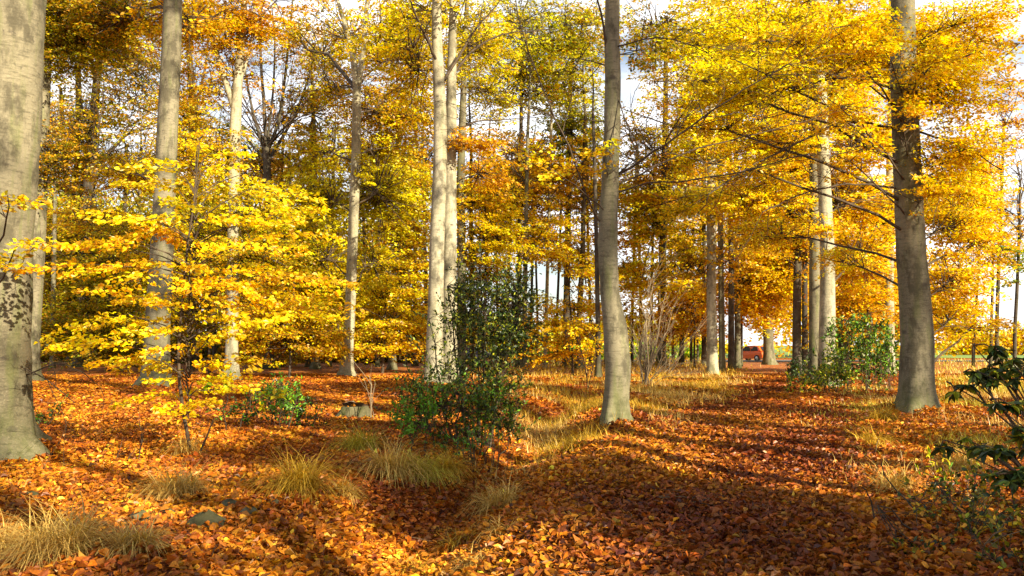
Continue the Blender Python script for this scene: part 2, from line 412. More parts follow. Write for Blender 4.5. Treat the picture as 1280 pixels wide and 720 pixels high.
T("dark many-stemmed tree low in the shade at far left", [(90, 457, 11), (90, 330, 12), (88, 260, 9), (80, 190, 6), (76, 110, 4)], d=66, H=20, bark=M_DARK,
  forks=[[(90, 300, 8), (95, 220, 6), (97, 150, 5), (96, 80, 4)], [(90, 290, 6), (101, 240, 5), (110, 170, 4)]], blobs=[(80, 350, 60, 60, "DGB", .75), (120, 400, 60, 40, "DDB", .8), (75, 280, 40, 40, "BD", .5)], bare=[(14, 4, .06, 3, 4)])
T("thick straight column lit cream at its top, behind the yellow sapling", [(195, 487, 32), (196, 450, 30), (197, 400, 29), (203, 300, 27), (208, 200, 26), (212, 100, 25), (217, 0, 24)], d=dist(489), flare=.5,
  blobs=[(240, 30, 40, 45, "OBG", .6, 36), (165, 215, 50, 26, "GYB", .55, 36), (150, 20, 50, 40, "DB", .6, 36)], top=(.2, "OBY"))
T("slim cream trunk forking high up, right of the thick cream-topped column", [(289, 476, 17), (290, 430, 15), (291, 350, 14), (292, 250, 14), (294, 150, 14), (296, 118, 13), (301, 60, 9), (305, 0, 8)], bark=M_PALE,
  forks=[[(294, 140, 9), (272, 70, 6), (258, 25, 5), (250, 0, 4)], [(297, 110, 5), (315, 60, 3), (318, 0, 3)]],
  blobs=[(275, 30, 45, 50, "OBOG", .62), (315, 30, 30, 40, "BO", .45), (250, 110, 35, 30, "OGB", .45), (245, 190, 50, 50, "GYB", .55), (320, 320, 50, 40, "GBD", .6), (330, 260, 45, 35, "GYL", .5)], top=(.2, "OB"))
T("dark trunk glimpsed between the thick column and the slim cream trunk", [(243, 462, 10), (243, 350, 10), (242, 200, 10), (241, 120, 9), (236, 60, 7), (232, 0, 5)], bark=M_DARK, forks=[[(242, 150, 5), (258, 80, 3), (262, 20, 2.5)]],
  blobs=[(235, 150, 40, 60, "BG", .4), (245, 290, 60, 60, "GDB", .6)], bare=[(15, 4, .06, 3, 4)])
T("leafless dark tree fanning bare branches against the pale sky", [(337, 462, 10.5), (336, 350, 9.8), (335, 250, 9.8), (333, 185, 9.1)], H=0, bark=M_DARK,
  forks=[[(333, 190, 5.6), (330, 130, 4.2), (326, 80, 3.5), (325, 40, 2.8), (328, 0, 2.1)], [(334, 190, 5.6), (350, 150, 4.2), (357, 90, 3.5), (362, 40, 2.8), (366, 0, 2.1)], [(333, 195, 4.9), (318, 150, 3.5), (308, 100, 2.8), (302, 60, 2.1), (300, 20, 1.4)],
         [(336, 200, 4.9), (366, 150, 3.5), (382, 110, 2.8), (396, 60, 2.1)], [(334, 180, 3.5), (342, 110, 2.8), (344, 50, 2.1), (340, 10, 1.4)], [(333, 200, 3.5), (312, 180, 2.8), (296, 150, 2.1), (286, 110, 1.4)]],
  bare=[(17, 6, .05, 4, 7), (15, 5, .045, 4, 5)], blobs=[(365, 60, 40, 40, "BO", .15), (345, 350, 50, 50, "GDB", .6)])
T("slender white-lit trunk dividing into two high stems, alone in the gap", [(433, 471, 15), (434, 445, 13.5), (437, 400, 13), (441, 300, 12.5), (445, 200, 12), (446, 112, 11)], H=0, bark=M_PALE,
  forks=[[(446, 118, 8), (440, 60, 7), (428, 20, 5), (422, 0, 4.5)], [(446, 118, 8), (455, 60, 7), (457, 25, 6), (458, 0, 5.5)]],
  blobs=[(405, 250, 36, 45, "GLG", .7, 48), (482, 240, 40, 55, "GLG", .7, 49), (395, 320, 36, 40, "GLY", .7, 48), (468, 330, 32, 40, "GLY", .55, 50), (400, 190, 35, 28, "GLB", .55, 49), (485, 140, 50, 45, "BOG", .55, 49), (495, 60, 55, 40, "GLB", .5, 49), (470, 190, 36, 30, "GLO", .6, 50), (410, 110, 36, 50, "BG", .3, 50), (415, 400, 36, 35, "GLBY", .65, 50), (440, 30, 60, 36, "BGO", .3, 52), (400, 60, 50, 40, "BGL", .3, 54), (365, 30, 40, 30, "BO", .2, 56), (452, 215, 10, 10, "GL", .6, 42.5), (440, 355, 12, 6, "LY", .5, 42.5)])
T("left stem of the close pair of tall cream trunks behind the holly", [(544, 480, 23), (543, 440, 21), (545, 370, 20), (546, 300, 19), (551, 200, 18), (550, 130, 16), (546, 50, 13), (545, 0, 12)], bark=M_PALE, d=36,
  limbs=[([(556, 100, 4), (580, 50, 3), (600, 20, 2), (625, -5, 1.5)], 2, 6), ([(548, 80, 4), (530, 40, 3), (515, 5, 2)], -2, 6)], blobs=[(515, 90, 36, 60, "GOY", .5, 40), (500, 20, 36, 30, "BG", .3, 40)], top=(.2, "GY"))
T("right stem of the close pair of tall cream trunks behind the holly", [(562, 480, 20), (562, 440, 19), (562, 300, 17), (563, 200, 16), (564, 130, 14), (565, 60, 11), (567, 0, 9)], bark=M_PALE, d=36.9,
  limbs=[([(568, 90, 4), (590, 60, 3), (630, 40, 2), (690, 35, 1.2)], 2, 8), ([(565, 165, 2.4), (600, 150, 1.8), (640, 152, 1.2), (690, 140, .8)], 1, 10)], blobs=[(608, 60, 42, 40, "YGL", .5, 40), (615, 115, 36, 40, "YGD", .45, 40), (590, 178, 30, 14, "OB", .75, 36.5), (612, 215, 32, 24, "OB", .6, 40)], top=(.2, "GY"))
T("thinner grey trunk standing close behind the cream pair", [(577, 462, 12), (577, 350, 11), (576, 200, 10), (580, 100, 8), (584, 0, 6)], d=48, blobs=[(610, 300, 40, 40, "YYG", .6), (600, 250, 40, 40, "YOG", .6), (560, 30, 60, 50, "GY", .4)], top=(.2, "YG"))
T("middle trunk beside the path with a knobbly bent foot and thin drooping limbs", [(770, 541, 32), (770, 515, 29), (771, 485, 29), (771, 452, 33), (769, 425, 31), (765, 395, 25), (762, 360, 23), (762, 318, 25), (762, 300, 24), (763, 250, 23), (764, 200, 21), (766, 100, 20), (766, 0, 18)], flare=.38,
  swell=[(1.75, 4.7, .13, .30), (1.2, 4.3, .06, .2), (.9, 3.3, .16, .10), (2.75, 3.5, .10, .07), (3.35, 1.57, .24, .10), (3.75, 1.57, .16, .09)],
  limbs=[([(756, 285, 2.96), (738, 262, 2.52), (715, 205, 2.22), (690, 140, 1.92), (665, 85, 1.63), (645, 30, 1.48), (640, -10, 1.18)], -1.5, 14), ([(772, 218, 3.33), (800, 200, 2.81), (845, 172, 2.37), (900, 125, 1.92), (985, 75, 1.48)], -1.5, 16),
         ([(772, 230, 2.59), (815, 212, 2.22), (870, 190, 1.78), (940, 172, 1.48), (1020, 150, 1.04)], 1.2, 10), ([(774, 240, 2.22), (830, 226, 1.92), (900, 222, 1.63), (960, 200, 1.33), (1010, 190, 0.89)], -1, 10),
         ([(758, 65, 3.70), (750, 25, 2.96), (738, -20, 2.22)], -.5, 3), ([(764, 60, 2.59), (785, 48, 1.92), (830, 35, 1.48), (880, 62, 1.04)], -1, 10), ([(770, 120, 1.78), (790, 160, 1.48), (792, 200, 1.04)], -1, 8), ([(756, 152, 1.33), (705, 143, 1.04), (650, 150, 0.74), (585, 156, .6)], -1, 10)],
  blobs=[(752, 188, 16, 7, "OY", .6, 15.4), (700, 215, 30, 14, "OY", .25, 15), (705, 70, 30, 40, "GDB", .3, 17), (810, 60, 36, 45, "BD", .3, 17)], top=(.22, "YO"))
T("cream-topped straight trunk first on the left side of the path", [(891, 470, 13.5), (890, 430, 13), (889, 350, 12), (889, 250, 11), (890, 150, 10), (892, 60, 8), (893, 0, 7)], flare=.5, bark=M_PALE, blobs=[(865, 245, 40, 30, "YYGD", .5, 44), (915, 255, 35, 20, "YYL", .8, 42), (880, 180, 40, 30, "YG", .6), (850, 330, 30, 40, "OG", .45), (890, 60, 60, 50, "YGL", .6)], top=(.2, "Y"))
T("second thinner trunk of the row along the left path edge", [(903, 464, 8), (902, 400, 7.5), (901, 320, 7), (900, 200, 6), (900, 80, 5)], d=51, flare=.4, blobs=[(900, 330, 25, 30, "OB", .4)], top=(.2, "O"))
T("third dark trunk of the row along the left path edge", [(914, 462, 8), (914, 400, 7.5), (914, 320, 7), (912, 200, 6), (910, 80, 5)], d=55, flare=.3, bark=M_DARK, blobs=[(925, 310, 25, 40, "OBY", .45)], top=(.2, "O"))
T("fourth trunk of the path row, patched pale low down", [(922, 461, 8), (922, 400, 7.5), (922, 320, 7), (920, 200, 6), (920, 80, 5)], d=59, flare=.4, blobs=[(935, 350, 25, 40, "OYB", .6)], top=(.2, "O"))
T("thinnest dark stem at the end of the path row beside the orange car", [(927, 458, 3), (927, 380, 3), (928, 250, 2.5)], d=64, H=15, flare=.2, bark=M_DARK, blobs=[(940, 385, 20, 28, "OOY", .75)])
T("leaning trunk, dark on one side and bright on the other, where the path ends", [(962, 457, 15), (961, 445, 13), (960, 410, 12), (960, 380, 11), (962, 300, 10), (965, 150, 8), (966, 50, 6)], d=69, flare=.5, blobs=[(960, 360, 45, 36, "OOY", .85, 62), (985, 330, 40, 40, "OY", .8, 58), (960, 300, 50, 40, "OYB", .8)], top=(.3, "O"))
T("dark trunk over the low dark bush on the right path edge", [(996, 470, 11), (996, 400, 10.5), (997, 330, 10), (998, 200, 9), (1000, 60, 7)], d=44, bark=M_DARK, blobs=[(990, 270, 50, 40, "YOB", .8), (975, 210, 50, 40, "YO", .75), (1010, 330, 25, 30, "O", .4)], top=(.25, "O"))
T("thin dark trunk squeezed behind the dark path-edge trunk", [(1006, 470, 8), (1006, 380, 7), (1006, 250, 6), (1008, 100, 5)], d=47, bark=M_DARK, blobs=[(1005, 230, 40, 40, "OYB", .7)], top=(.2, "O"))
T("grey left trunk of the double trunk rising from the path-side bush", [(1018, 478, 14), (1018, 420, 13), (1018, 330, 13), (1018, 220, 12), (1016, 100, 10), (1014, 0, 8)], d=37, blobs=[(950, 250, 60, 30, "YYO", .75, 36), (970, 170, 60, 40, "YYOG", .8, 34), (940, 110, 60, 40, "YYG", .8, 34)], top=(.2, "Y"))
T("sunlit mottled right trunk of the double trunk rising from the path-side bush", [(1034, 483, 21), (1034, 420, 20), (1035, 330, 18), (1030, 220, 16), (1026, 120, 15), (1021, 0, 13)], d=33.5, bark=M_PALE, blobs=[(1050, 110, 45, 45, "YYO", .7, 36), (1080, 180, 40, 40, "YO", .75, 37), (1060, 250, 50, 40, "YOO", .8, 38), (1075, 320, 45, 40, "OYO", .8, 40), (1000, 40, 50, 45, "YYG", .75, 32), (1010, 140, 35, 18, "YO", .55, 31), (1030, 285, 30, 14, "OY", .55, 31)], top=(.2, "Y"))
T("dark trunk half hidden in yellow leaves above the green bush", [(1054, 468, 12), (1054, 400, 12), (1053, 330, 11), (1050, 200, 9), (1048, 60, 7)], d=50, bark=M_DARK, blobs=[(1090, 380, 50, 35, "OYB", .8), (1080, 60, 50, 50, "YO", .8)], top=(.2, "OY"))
T("slim grey trunk just left of the massive path-side trunk", [(1112, 462, 12), (1112, 400, 11.5), (1111, 320, 11), (1112, 250, 10), (1114, 120, 8), (1114, 0, 7)], d=46, bark=M_PALE, blobs=[(1090, 270, 40, 50, "YO", .75), (1160, 60, 60, 50, "YYO", .85), (1185, 240, 50, 40, "OY", .85)], top=(.2, "Y"))
T("massive trunk right of the path, bronze shadow on its left side", [(1145, 517, 44), (1145, 490, 41), (1146, 450, 40), (1145, 400, 39), (1139, 300, 35), (1134, 200, 33), (1129, 100, 31), (1128, 0, 28)], flare=.25,
  limbs=[([(1120, 160, 3.5), (1060, 150, 3), (990, 185, 2.4), (930, 215, 2), (880, 250, 1.5)], -2.5, 10), ([(1120, 85, 3.5), (1050, 92, 3), (1000, 95, 2.4), (930, 120, 1.6)], -2.5, 8), ([(1125, 235, 3), (1060, 232, 2.2), (1000, 248, 1.6), (960, 270, 1.2)], -2, 8), ([(1150, 165, 3), (1200, 180, 2), (1250, 215, 1.3)], -1.5, 8)],
  blobs=[(1105, 55, 34, 40, "YYO", .5, 18.8), (1160, 85, 34, 30, "YYO", .5, 18.8), (1128, 150, 34, 16, "OYO", .45, 19), (1180, 110, 50, 40, "YYO", .8, 20), (1195, 190, 42, 36, "YYO", .8, 20), (1200, 280, 40, 36, "OYY", .78, 22), (1195, 350, 40, 34, "YOO", .75, 22), (1190, 395, 36, 20, "YO", .6, 23), (1165, 235, 28, 22, "YO", .6, 19.5), (1070, 60, 45, 40, "YYO", .75, 18), (1060, 140, 40, 26, "YYO", .65, 18), (1070, 205, 30, 20, "YO", .5, 18.5), (980, 100, 50, 24, "YYG", .6, 18), (905, 110, 55, 36, "YYGL", .72, 19), (880, 155, 50, 22, "YYLO", .6, 19), (920, 205, 45, 18, "YYO", .6, 19), (935, 45, 60, 36, "YLGY", .7, 20), (1235, 60, 26, 40, "YO", .5, 20), (1220, 20, 40, 24, "YYO", .7, 20), (1215, 412, 40, 14, "OY", .7, 24), (1225, 300, 34, 40, "YO", .6, 23), (1225, 200, 30, 40, "YO", .5, 22), (1010, 60, 50, 40, "YYO", .6, 19), (960, 290, 50, 18, "YO", .6, 24), (1060, 325, 30, 20, "OY", .6, 25)], top=(.1, "YO"))
T("thin purple-brown stem leaning at the bright field edge, first of four", [(1216, 456, 4), (1217, 420, 3.6), (1222, 360, 3), (1226, 250, 2.5), (1232, 150, 2)], d=62, H=13, bark=M_DARK, flare=.2, blobs=[(1225, 260, 30, 40, "OYB", .45), (1215, 390, 26, 20, "OB", .45)], bare=[(9, 3, .03, 3, 5)])
T("thin upright stem with a broken top at the bright field edge, second of four", [(1238, 452, 4), (1239, 420, 3.8), (1240, 380, 3.4), (1242, 330, 2.6)], d=66, H=11, bark=M_DARK, flare=.2, blobs=[(1240, 320, 24, 30, "BO", .3)], bare=[(8, 2.5, .03, 3, 5)])
T("thickest dark stem of four at the bright field edge", [(1246, 454, 5.5), (1246, 420, 5), (1247, 370, 4.6), (1250, 300, 4), (1255, 150, 3)], d=64, H=15, bark=M_DARK, flare=.2, blobs=[(1255, 300, 26, 30, "BOD", .3), (1262, 110, 22, 50, "B", .25)], bare=[(10, 4, .05, 3, 8)])
T("dark stem nearest the frame edge with green leaves, last of four", [(1268, 452, 5), (1268, 420, 4.5), (1271, 370, 4), (1276, 250, 3.4)], d=60, H=14, bark=M_DARK, flare=.2, blobs=[(1268, 330, 22, 26, "EDG", .4), (1262, 160, 24, 60, "BO", .22)], bare=[(10, 4, .05, 3, 8)])
# thin trunks in the lit gap in the middle
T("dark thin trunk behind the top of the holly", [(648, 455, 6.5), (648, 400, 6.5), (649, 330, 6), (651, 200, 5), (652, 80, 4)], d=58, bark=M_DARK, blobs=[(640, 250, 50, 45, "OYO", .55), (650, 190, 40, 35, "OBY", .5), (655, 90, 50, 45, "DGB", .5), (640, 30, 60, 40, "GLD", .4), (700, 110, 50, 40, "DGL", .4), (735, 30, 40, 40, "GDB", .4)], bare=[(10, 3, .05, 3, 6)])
T("grey thin trunk touching the dark one behind the holly", [(656, 462, 6.5), (656, 400, 6), (657, 300, 5.5), (660, 150, 4)], d=54, blobs=[(670, 300, 40, 40, "OY", .35), (675, 60, 40, 50, "GD", .45)], bare=[(11, 3, .04, 3, 5)])
T("very slim white-footed birch in the sunny grass", [(681, 459, 6), (682, 430, 5), (684, 350, 4.4), (687, 250, 4), (690, 120, 3)], d=58, H=16, flare=.2, bark=M_PALE, name="birch_tree", blobs=[(690, 300, 40, 40, "OY", .35), (690, 220, 40, 40, "OB", .4)])
T("dark trunk third right of the holly, leaves clinging along it", [(708, 455, 9), (708, 400, 8.5), (709, 330, 8), (711, 220, 7), (713, 80, 5)], d=62, bark=M_DARK, blobs=[(715, 160, 45, 50, "DDG", .6), (720, 250, 36, 40, "OYB", .45), (720, 60, 40, 50, "GDB", .5)], bare=[(12, 3, .05, 3, 6)])
T("orange-leaved thin trunk just left of the knobbly middle trunk", [(723, 459, 8), (724, 400, 7), (729, 300, 6), (730, 180, 5)], d=58, bark=M_DARK, blobs=[(730, 330, 24, 40, "OY", .5), (735, 200, 30, 40, "OBD", .45)], bare=[(11, 3, .04, 3, 5)])
T("small dark trunk almost touching the knobbly middle trunk", [(748, 474, 7), (748, 440, 6.5), (747, 380, 6), (745, 280, 5), (742, 150, 4)], d=42, H=15, bark=M_DARK, blobs=[(735, 420, 24, 26, "OY", .45)])
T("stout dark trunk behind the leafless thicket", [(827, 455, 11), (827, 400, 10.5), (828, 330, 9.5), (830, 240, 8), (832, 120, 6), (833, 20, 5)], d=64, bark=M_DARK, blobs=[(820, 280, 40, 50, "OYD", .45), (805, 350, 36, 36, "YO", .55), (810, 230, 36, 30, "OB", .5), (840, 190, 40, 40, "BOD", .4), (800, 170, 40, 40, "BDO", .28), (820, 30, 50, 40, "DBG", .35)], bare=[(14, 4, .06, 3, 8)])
T("thin forked dark trunk between the thicket and the path row", [(852, 453, 6), (852, 400, 5.5), (853, 340, 5), (858, 250, 4)], d=67, bark=M_DARK, forks=[[(853, 345, 4), (845, 300, 3), (838, 260, 2)]], blobs=[(865, 300, 36, 36, "ODG", .45), (860, 370, 30, 24, "OB", .6), (860, 210, 36, 30, "OYB", .5)], bare=[(13, 4, .05, 3, 6)])
T("short dim trunk low beside the first path-row trunk", [(880, 457, 6), (880, 400, 6), (880, 330, 5), (880, 200, 4)], d=66, bark=M_DARK, blobs=[(875, 380, 30, 26, "OB", .6), (875, 290, 26, 30, "OG", .4)])
# thin trunks in the wood left of the pair
T("slim dark trunk close left of the white-lit divided trunk", [(385, 455, 6), (385, 400, 6), (386, 300, 5.5), (388, 180, 4.5)], d=62, bark=M_DARK, blobs=[(375, 300, 40, 40, "GDB", .45), (385, 220, 30, 40, "GB", .35)])
T("grey trunk next to the slim dark one, left of the white-lit trunk", [(395, 458, 8), (395, 400, 7.5), (394, 300, 7), (393, 180, 6)], d=58, blobs=[(380, 360, 36, 36, "GBD", .5), (390, 140, 40, 40, "BOG", .4)], top=(.2, "B"))
T("dim trunk deep in the leaves under the bare fanning tree", [(350, 456, 6), (350, 400, 6), (351, 320, 5), (352, 240, 4)], d=64, bark=M_DARK, blobs=[(350, 300, 40, 36, "GDL", .5), (355, 420, 46, 26, "BDO", .7)])
T("pale-footed trunk glimpsed left of the cream pair", [(490, 459, 9), (492, 420, 8), (494, 330, 7), (496, 200, 6)], d=56, blobs=[(500, 340, 36, 40, "GOB", .55), (505, 220, 36, 40, "OBG", .6), (510, 150, 40, 40, "BOG", .6), (470, 400, 40, 30, "GBO", .7), (515, 290, 26, 36, "BOG", .6)], top=(.2, "BO"))
T("thin dark trunk right beside the cream pair, sky behind it", [(519, 454, 5), (519, 400, 5), (519, 320, 4.5), (520, 200, 4)], d=66, bark=M_DARK, blobs=[(505, 270, 36, 40, "OB", .5), (515, 390, 30, 36, "YO", .5)])
T("dim trunk behind the thinner grey trunk, right of the cream pair", [(591, 455, 7), (591, 400, 6.5), (590, 340, 6), (588, 230, 5)], d=64, bark=M_DARK, blobs=[(600, 350, 36, 40, "YG", .5), (620, 400, 36, 30, "YGD", .55)], top=(.2, "Y"))
for k, (px, py, wd, lean) in enumerate([(606, 456, 4, 2), (622, 452, 3.5, -2), (634, 455, 4, 3), (664, 453, 3.5, 2), (672, 450, 3, -3), (696, 452, 3.5, 4), (738, 454, 4, -3), (757, 451, 3.5, 2), (790, 452, 4, 3), (801, 455, 4.5, -2), (814, 451, 3.5, 2), (841, 452, 3.5, -3), (864, 451, 3.5, 2), (872, 452, 3, 4)]):
    T("slender far trunk among its like in the bright gaps of the middle distance", [(px, py, wd), (px, 400, wd), (px + lean, 300, wd * .85), (px + lean * 2, 180, wd * .65)], H=19, d=62 + (k * 7) % 16, bark=M_DARK, flare=.2, group="slender far trunks in the middle distance",
      blobs=[(px + rng.normal(0, 10), 200 + rng.uniform(0, 60), 34, 26, ["OY", "OB", "OYD", "YG"][k % 4], .5), (px + rng.normal(0, 12), 280 + rng.uniform(0, 70), 30, 20, ["YO", "OY", "YG", "OB"][k % 4], .5), (px + rng.normal(0, 14), 395 + rng.uniform(-20, 20), 26, 10, ["YO", "OYB", "YL"][k % 3], .5)], bare=[(12, 3, .04, 2, 5)])
for k, (px, py, wd, lean) in enumerate([(66, 456, 6, 2), (122, 453, 5, -3), (152, 456, 6, 3), (172, 452, 4, 2), (222, 454, 5, -2), (268, 453, 4.5, 3), (312, 455, 5, -3), (328, 452, 4, 4), (366, 453, 4.5, -2), (412, 454, 5, 3), (458, 453, 4.5, -3), (472, 456, 5.5, 2), (507, 452, 4, 3), (533, 455, 5, -2)]):
    T("slender far trunk among its like in the dim leafy depth of the wood", [(px, py, wd), (px, 400, wd), (px + lean, 300, wd * .85), (px + lean * 2, 180, wd * .65)], H=19, d=60 + (k * 7) % 15, bark=M_DARK if k % 3 else M_BEECH, flare=.3, group="slender far trunks in the dim depth of the wood",
      blobs=[(px + rng.normal(0, 12), 150 + rng.uniform(0, 80), 36, 24, ["BO", "GD", "OB", "DB"][k % 4], .35), (px + rng.normal(0, 12), 340 + rng.uniform(-40, 60), 32, 12, ["GB", "OB", "LG", "DB"][k % 4], .5)], bare=[(13, 3.5, .05, 3, 6)])
# young beeches of the underwood, thin stems, wide layered sprays
UG = "young beeches of the underwood"
def U(label, pts, blobs, **k):
    return tree(label, pts, name="young_beech", cat="young tree", H=k.pop("H", 0), flare=.2, group=UG, blobs=blobs, bark=M_TWIG, **k)
U("rusty brown young beech spreading low between the sapling and the white trunk", [(362, 466, 3.5), (364, 420, 3), (368, 350, 2)], [(345, 385, 44, 16, "BOY", .75), (378, 395, 34, 22, "OYG", .75), (365, 425, 50, 24, "BOD", .7), (395, 430, 26, 20, "BGO", .7), (330, 420, 36, 24, "OYB", .6)], d=42)
U("lemon young beech low between the white trunk and the cream pair", [(478, 462, 3.5), (480, 420, 3), (484, 350, 2)], [(470, 370, 30, 14, "LYG", .65), (505, 360, 32, 16, "YOG", .7), (490, 400, 40, 18, "LYB", .7), (515, 425, 26, 18, "OYB", .75), (465, 430, 40, 16, "GYB", .7), (510, 330, 24, 14, "OYG", .5)], d=48)
U("amber young beech in the sunny grass left of the knobbly trunk", [(716, 462, 3), (715, 420, 2.5), (712, 370, 2)], [(690, 405, 40, 9, "YYO", .7), (720, 385, 36, 9, "YO", .65), (680, 425, 34, 9, "YO", .65), (728, 412, 30, 9, "OY", .7), (705, 440, 46, 8, "OO", .65), (735, 350, 24, 10, "YO", .5), (690, 370, 24, 8, "YG", .4)], d=44)
U("dim olive young beech deep in the shade at far left", [(135, 458, 4), (136, 400, 3), (138, 320, 2)], [(120, 380, 55, 26, "DGB", .7), (150, 420, 60, 24, "DDB", .75), (90, 420, 50, 26, "DB", .75), (140, 330, 50, 26, "GDB", .6), (110, 270, 40, 24, "BGO", .5)], d=52)
U("green-yellow young beech filling the gap behind the sapling", [(262, 464, 4), (262, 400, 3), (264, 300, 2)], [(220, 330, 55, 24, "GLB", .6), (300, 290, 50, 20, "GLY", .6), (250, 390, 60, 26, "GBD", .65), (180, 290, 50, 24, "GBD", .55), (310, 350, 50, 22, "BGO", .6), (240, 240, 50, 20, "GLB", .5)], d=47)
U("copper young beech right of the leafless thicket under the path row", [(868, 455, 3), (868, 420, 2.5), (868, 370, 2)], [(850, 385, 36, 16, "OB", .65), (880, 360, 30, 16, "OBY", .6), (865, 410, 36, 12, "OB", .6), (835, 405, 30, 12, "BO", .5)], d=60)
U("golden young beech behind the green bush right of the path", [(1085, 462, 4), (1085, 400, 3), (1083, 330, 2)], [(1075, 370, 44, 18, "OYB", .75), (1090, 335, 36, 20, "YO", .75, 48), (1065, 400, 40, 20, "OB", .7), (1110, 400, 36, 20, "OYB", .7, 48)], d=43)

# ---- the bright sapling in front ---------------------------------------------------------------
SD = dist(572)
b0 = W(239, 572, SD); b0[2] = tz(b0[0], b0[1])
sap = thing("beech_sapling", "bright yellow beech sapling with flat layered sprays on a thin dark stem", "sapling", b0)
stem = MB()
def px_tube(mb, pts, d, dd=0.0, n=7, jit=0.01, mi=0, step=0.15, col=(0.2, 0.17, 0.13)):
    f = [[*W(px, py, d + dd * i / max(1, len(pts) - 1)), w / 2 * d / F] for i, (px, py, w) in enumerate(pts)]
    G = smooth_path(f, step); G[1:, :3] += np.cumsum(rng.normal(0, jit, (len(G) - 1, 3)), 0) * 0.5
    tube(mb, G[:, :3], G[:, 3], n, col, mi); return G
px_tube(stem, [(241, 580, 5), (234, 540, 4.6), (228, 500, 4.4), (224, 450, 3.8), (228, 380, 3.2), (238, 300, 2.6), (246, 230, 2), (250, 180, 1.2)], SD)
px_tube(stem, [(244, 578, 3), (256, 550, 2.4), (268, 520, 1.6)], SD, -.3)
stem.build("trunk", M_TWIG, sap)
cr = MB()
layers = [(200, 190, 330, 3, "YGL"), (222, 150, 360, 5, "YGL"), (250, 150, 385, 5, "YLG"), (278, 100, 400, 8, "YYL"), (305, 50, 410, 8, "YYO"), (312, 60, 240, 5, "OOB"), (340, 90, 400, 7, "YYO"),
          (352, 230, 410, 5, "OYO"), (372, 100, 420, 8, "YYO"), (398, 70, 400, 8, "YYL"), (424, 80, 350, 7, "YYL"), (450, 110, 330, 6, "YYO"), (474, 140, 300, 5, "YYL"), (500, 165, 280, 4, "OYL")]
for (py, x0, x1, ns, mix) in layers:
    xs = 236 + (py < 320) * 8
    for k in range(ns):
        f = (k + 0.5) / ns; px = x0 + (x1 - x0) * f + rng.normal(0, 8)
        off = px - xs; ddp = rng.uniform(-1.3, 1.0)
        tip = W(px + 0.28 * off, py + rng.normal(0, 8) - 4 + abs(off) * 0.05, SD + ddp)
        st = W(xs, py + 14 + abs(off) * 0.12, SD)
        base = st + (tip - st) * (0.22 if abs(off) < 90 else 0.42)
        vec = tip - base; L = max(0.55, float(np.linalg.norm(vec[:2])))
        az = math.atan2(vec[1], vec[0])
        base[2] = tip[2] - 0.02 + 0.05 * L
        tube(cr, [st, (st + base) / 2 + np.array([0, 0, 0.05]), base], np.array([0.011, 0.008, 0.006]), 4, mi=1)
        per = int(120 * min(1.6, L))
        sprays(cr, [base], np.array([az]), np.array([L]), np.array([0.55 * min(L, 1.4)]), np.array([rng.normal(0.06, 0.12)]), np.array([rng.uniform(0.06, 0.2)]), per, 0.078, mix, True, twig=0.005, flat=0.022, up=0.5, tonevar=0.15)
cr.build("crown", [M_LEAF, M_TWIG], sap)

# ---- evergreen bushes -----------------------------------------------------------------------------
def shrub(name, label, cat, px, py, stems, lumps, leafL, mix, d=None, mats=None, group=None, wratio=0.45, fine=False, spread=0.5):
    """stems: (dx m, dy m, height, lean); lumps: (px, py, rx, ry, leaves[, d]) of leaf shoots."""
    d = d or dist(py); b = W(px, py, d); b[2] = tz(b[0], b[1])
    root = thing(name, label, cat, b, group)
    tops = []
    for (dx, dy, h, lx) in stems:
        st = MB()
        p = b + np.array([dx, dy, 0]); p[2] = tz(p[0], p[1]) - 0.05
        Q = p + np.linspace(0, 1, 6)[:, None] * np.array([lx, rng.normal(0, 0.15), h]); Q[1:] += rng.normal(0, 0.03, (5, 3))
        tube(st, Q, np.linspace(0.016, 0.005, 6) * (0.6 + 0.3 * h), 6); tops.append(Q)
        st.build("stem", M_TWIG, root)
    lf = MB()
    allq = np.concatenate(tops)
    for lm in lumps:
        lx_, ly_, rx, ry, n = lm[:5]; ld = lm[5] if len(lm) > 5 else d
        c = W(lx_, ly_, ld); R = np.array([rx * ld / F, max(0.25, min(1.0, rx * ld / F)), ry * ld / F])
        ns = max(3, n // 14)
        e = norm(rng.normal(0, 1, (ns, 3))) * rng.random((ns, 1)) ** 0.5
        sp = c + e * R; sp[:, 2] = np.maximum(sp[:, 2], terrain(sp[:, 0], sp[:, 1]) + 0.03)
        for s in sp:
            j = np.argmin(np.linalg.norm(allq - s, axis=1) + rng.random(len(allq)) * 0.3); a = allq[j]
            a = np.array([s[0] + rng.normal(0, .05), s[1], tz(s[0], s[1])]) if np.linalg.norm(s - a) > 0.6 else a; dv = norm(s - a + rng.normal(0, 0.12, 3) + np.array([0, 0, 0.05])); ln = rng.uniform(0.22, 0.42)
            tube(lf, [a, (a + s) / 2 + rng.normal(0, 0.04, 3), s, s + dv * ln], [0.005, 0.004, 0.003, 0.0015], 3, mi=1)
            m = 14; t = rng.random(m); P = s + dv * (t * ln)[:, None]
            D = dv + rng.normal(0, 0.75, (m, 3)); N = np.array([0, 0, 0.7]) + SUND * 0.2 + rng.normal(0, spread, (m, 3))
            LL = leafL * rng.uniform(0.7, 1.25, m)
            leaves(lf, P, D, N, LL, LL * wratio, leafcol(m, mix, 0.3), 0, fine, 0.1)
    lf.build("foliage", mats or [M_HOLLY, M_TWIG], root)
    return root
hd = dist(562)
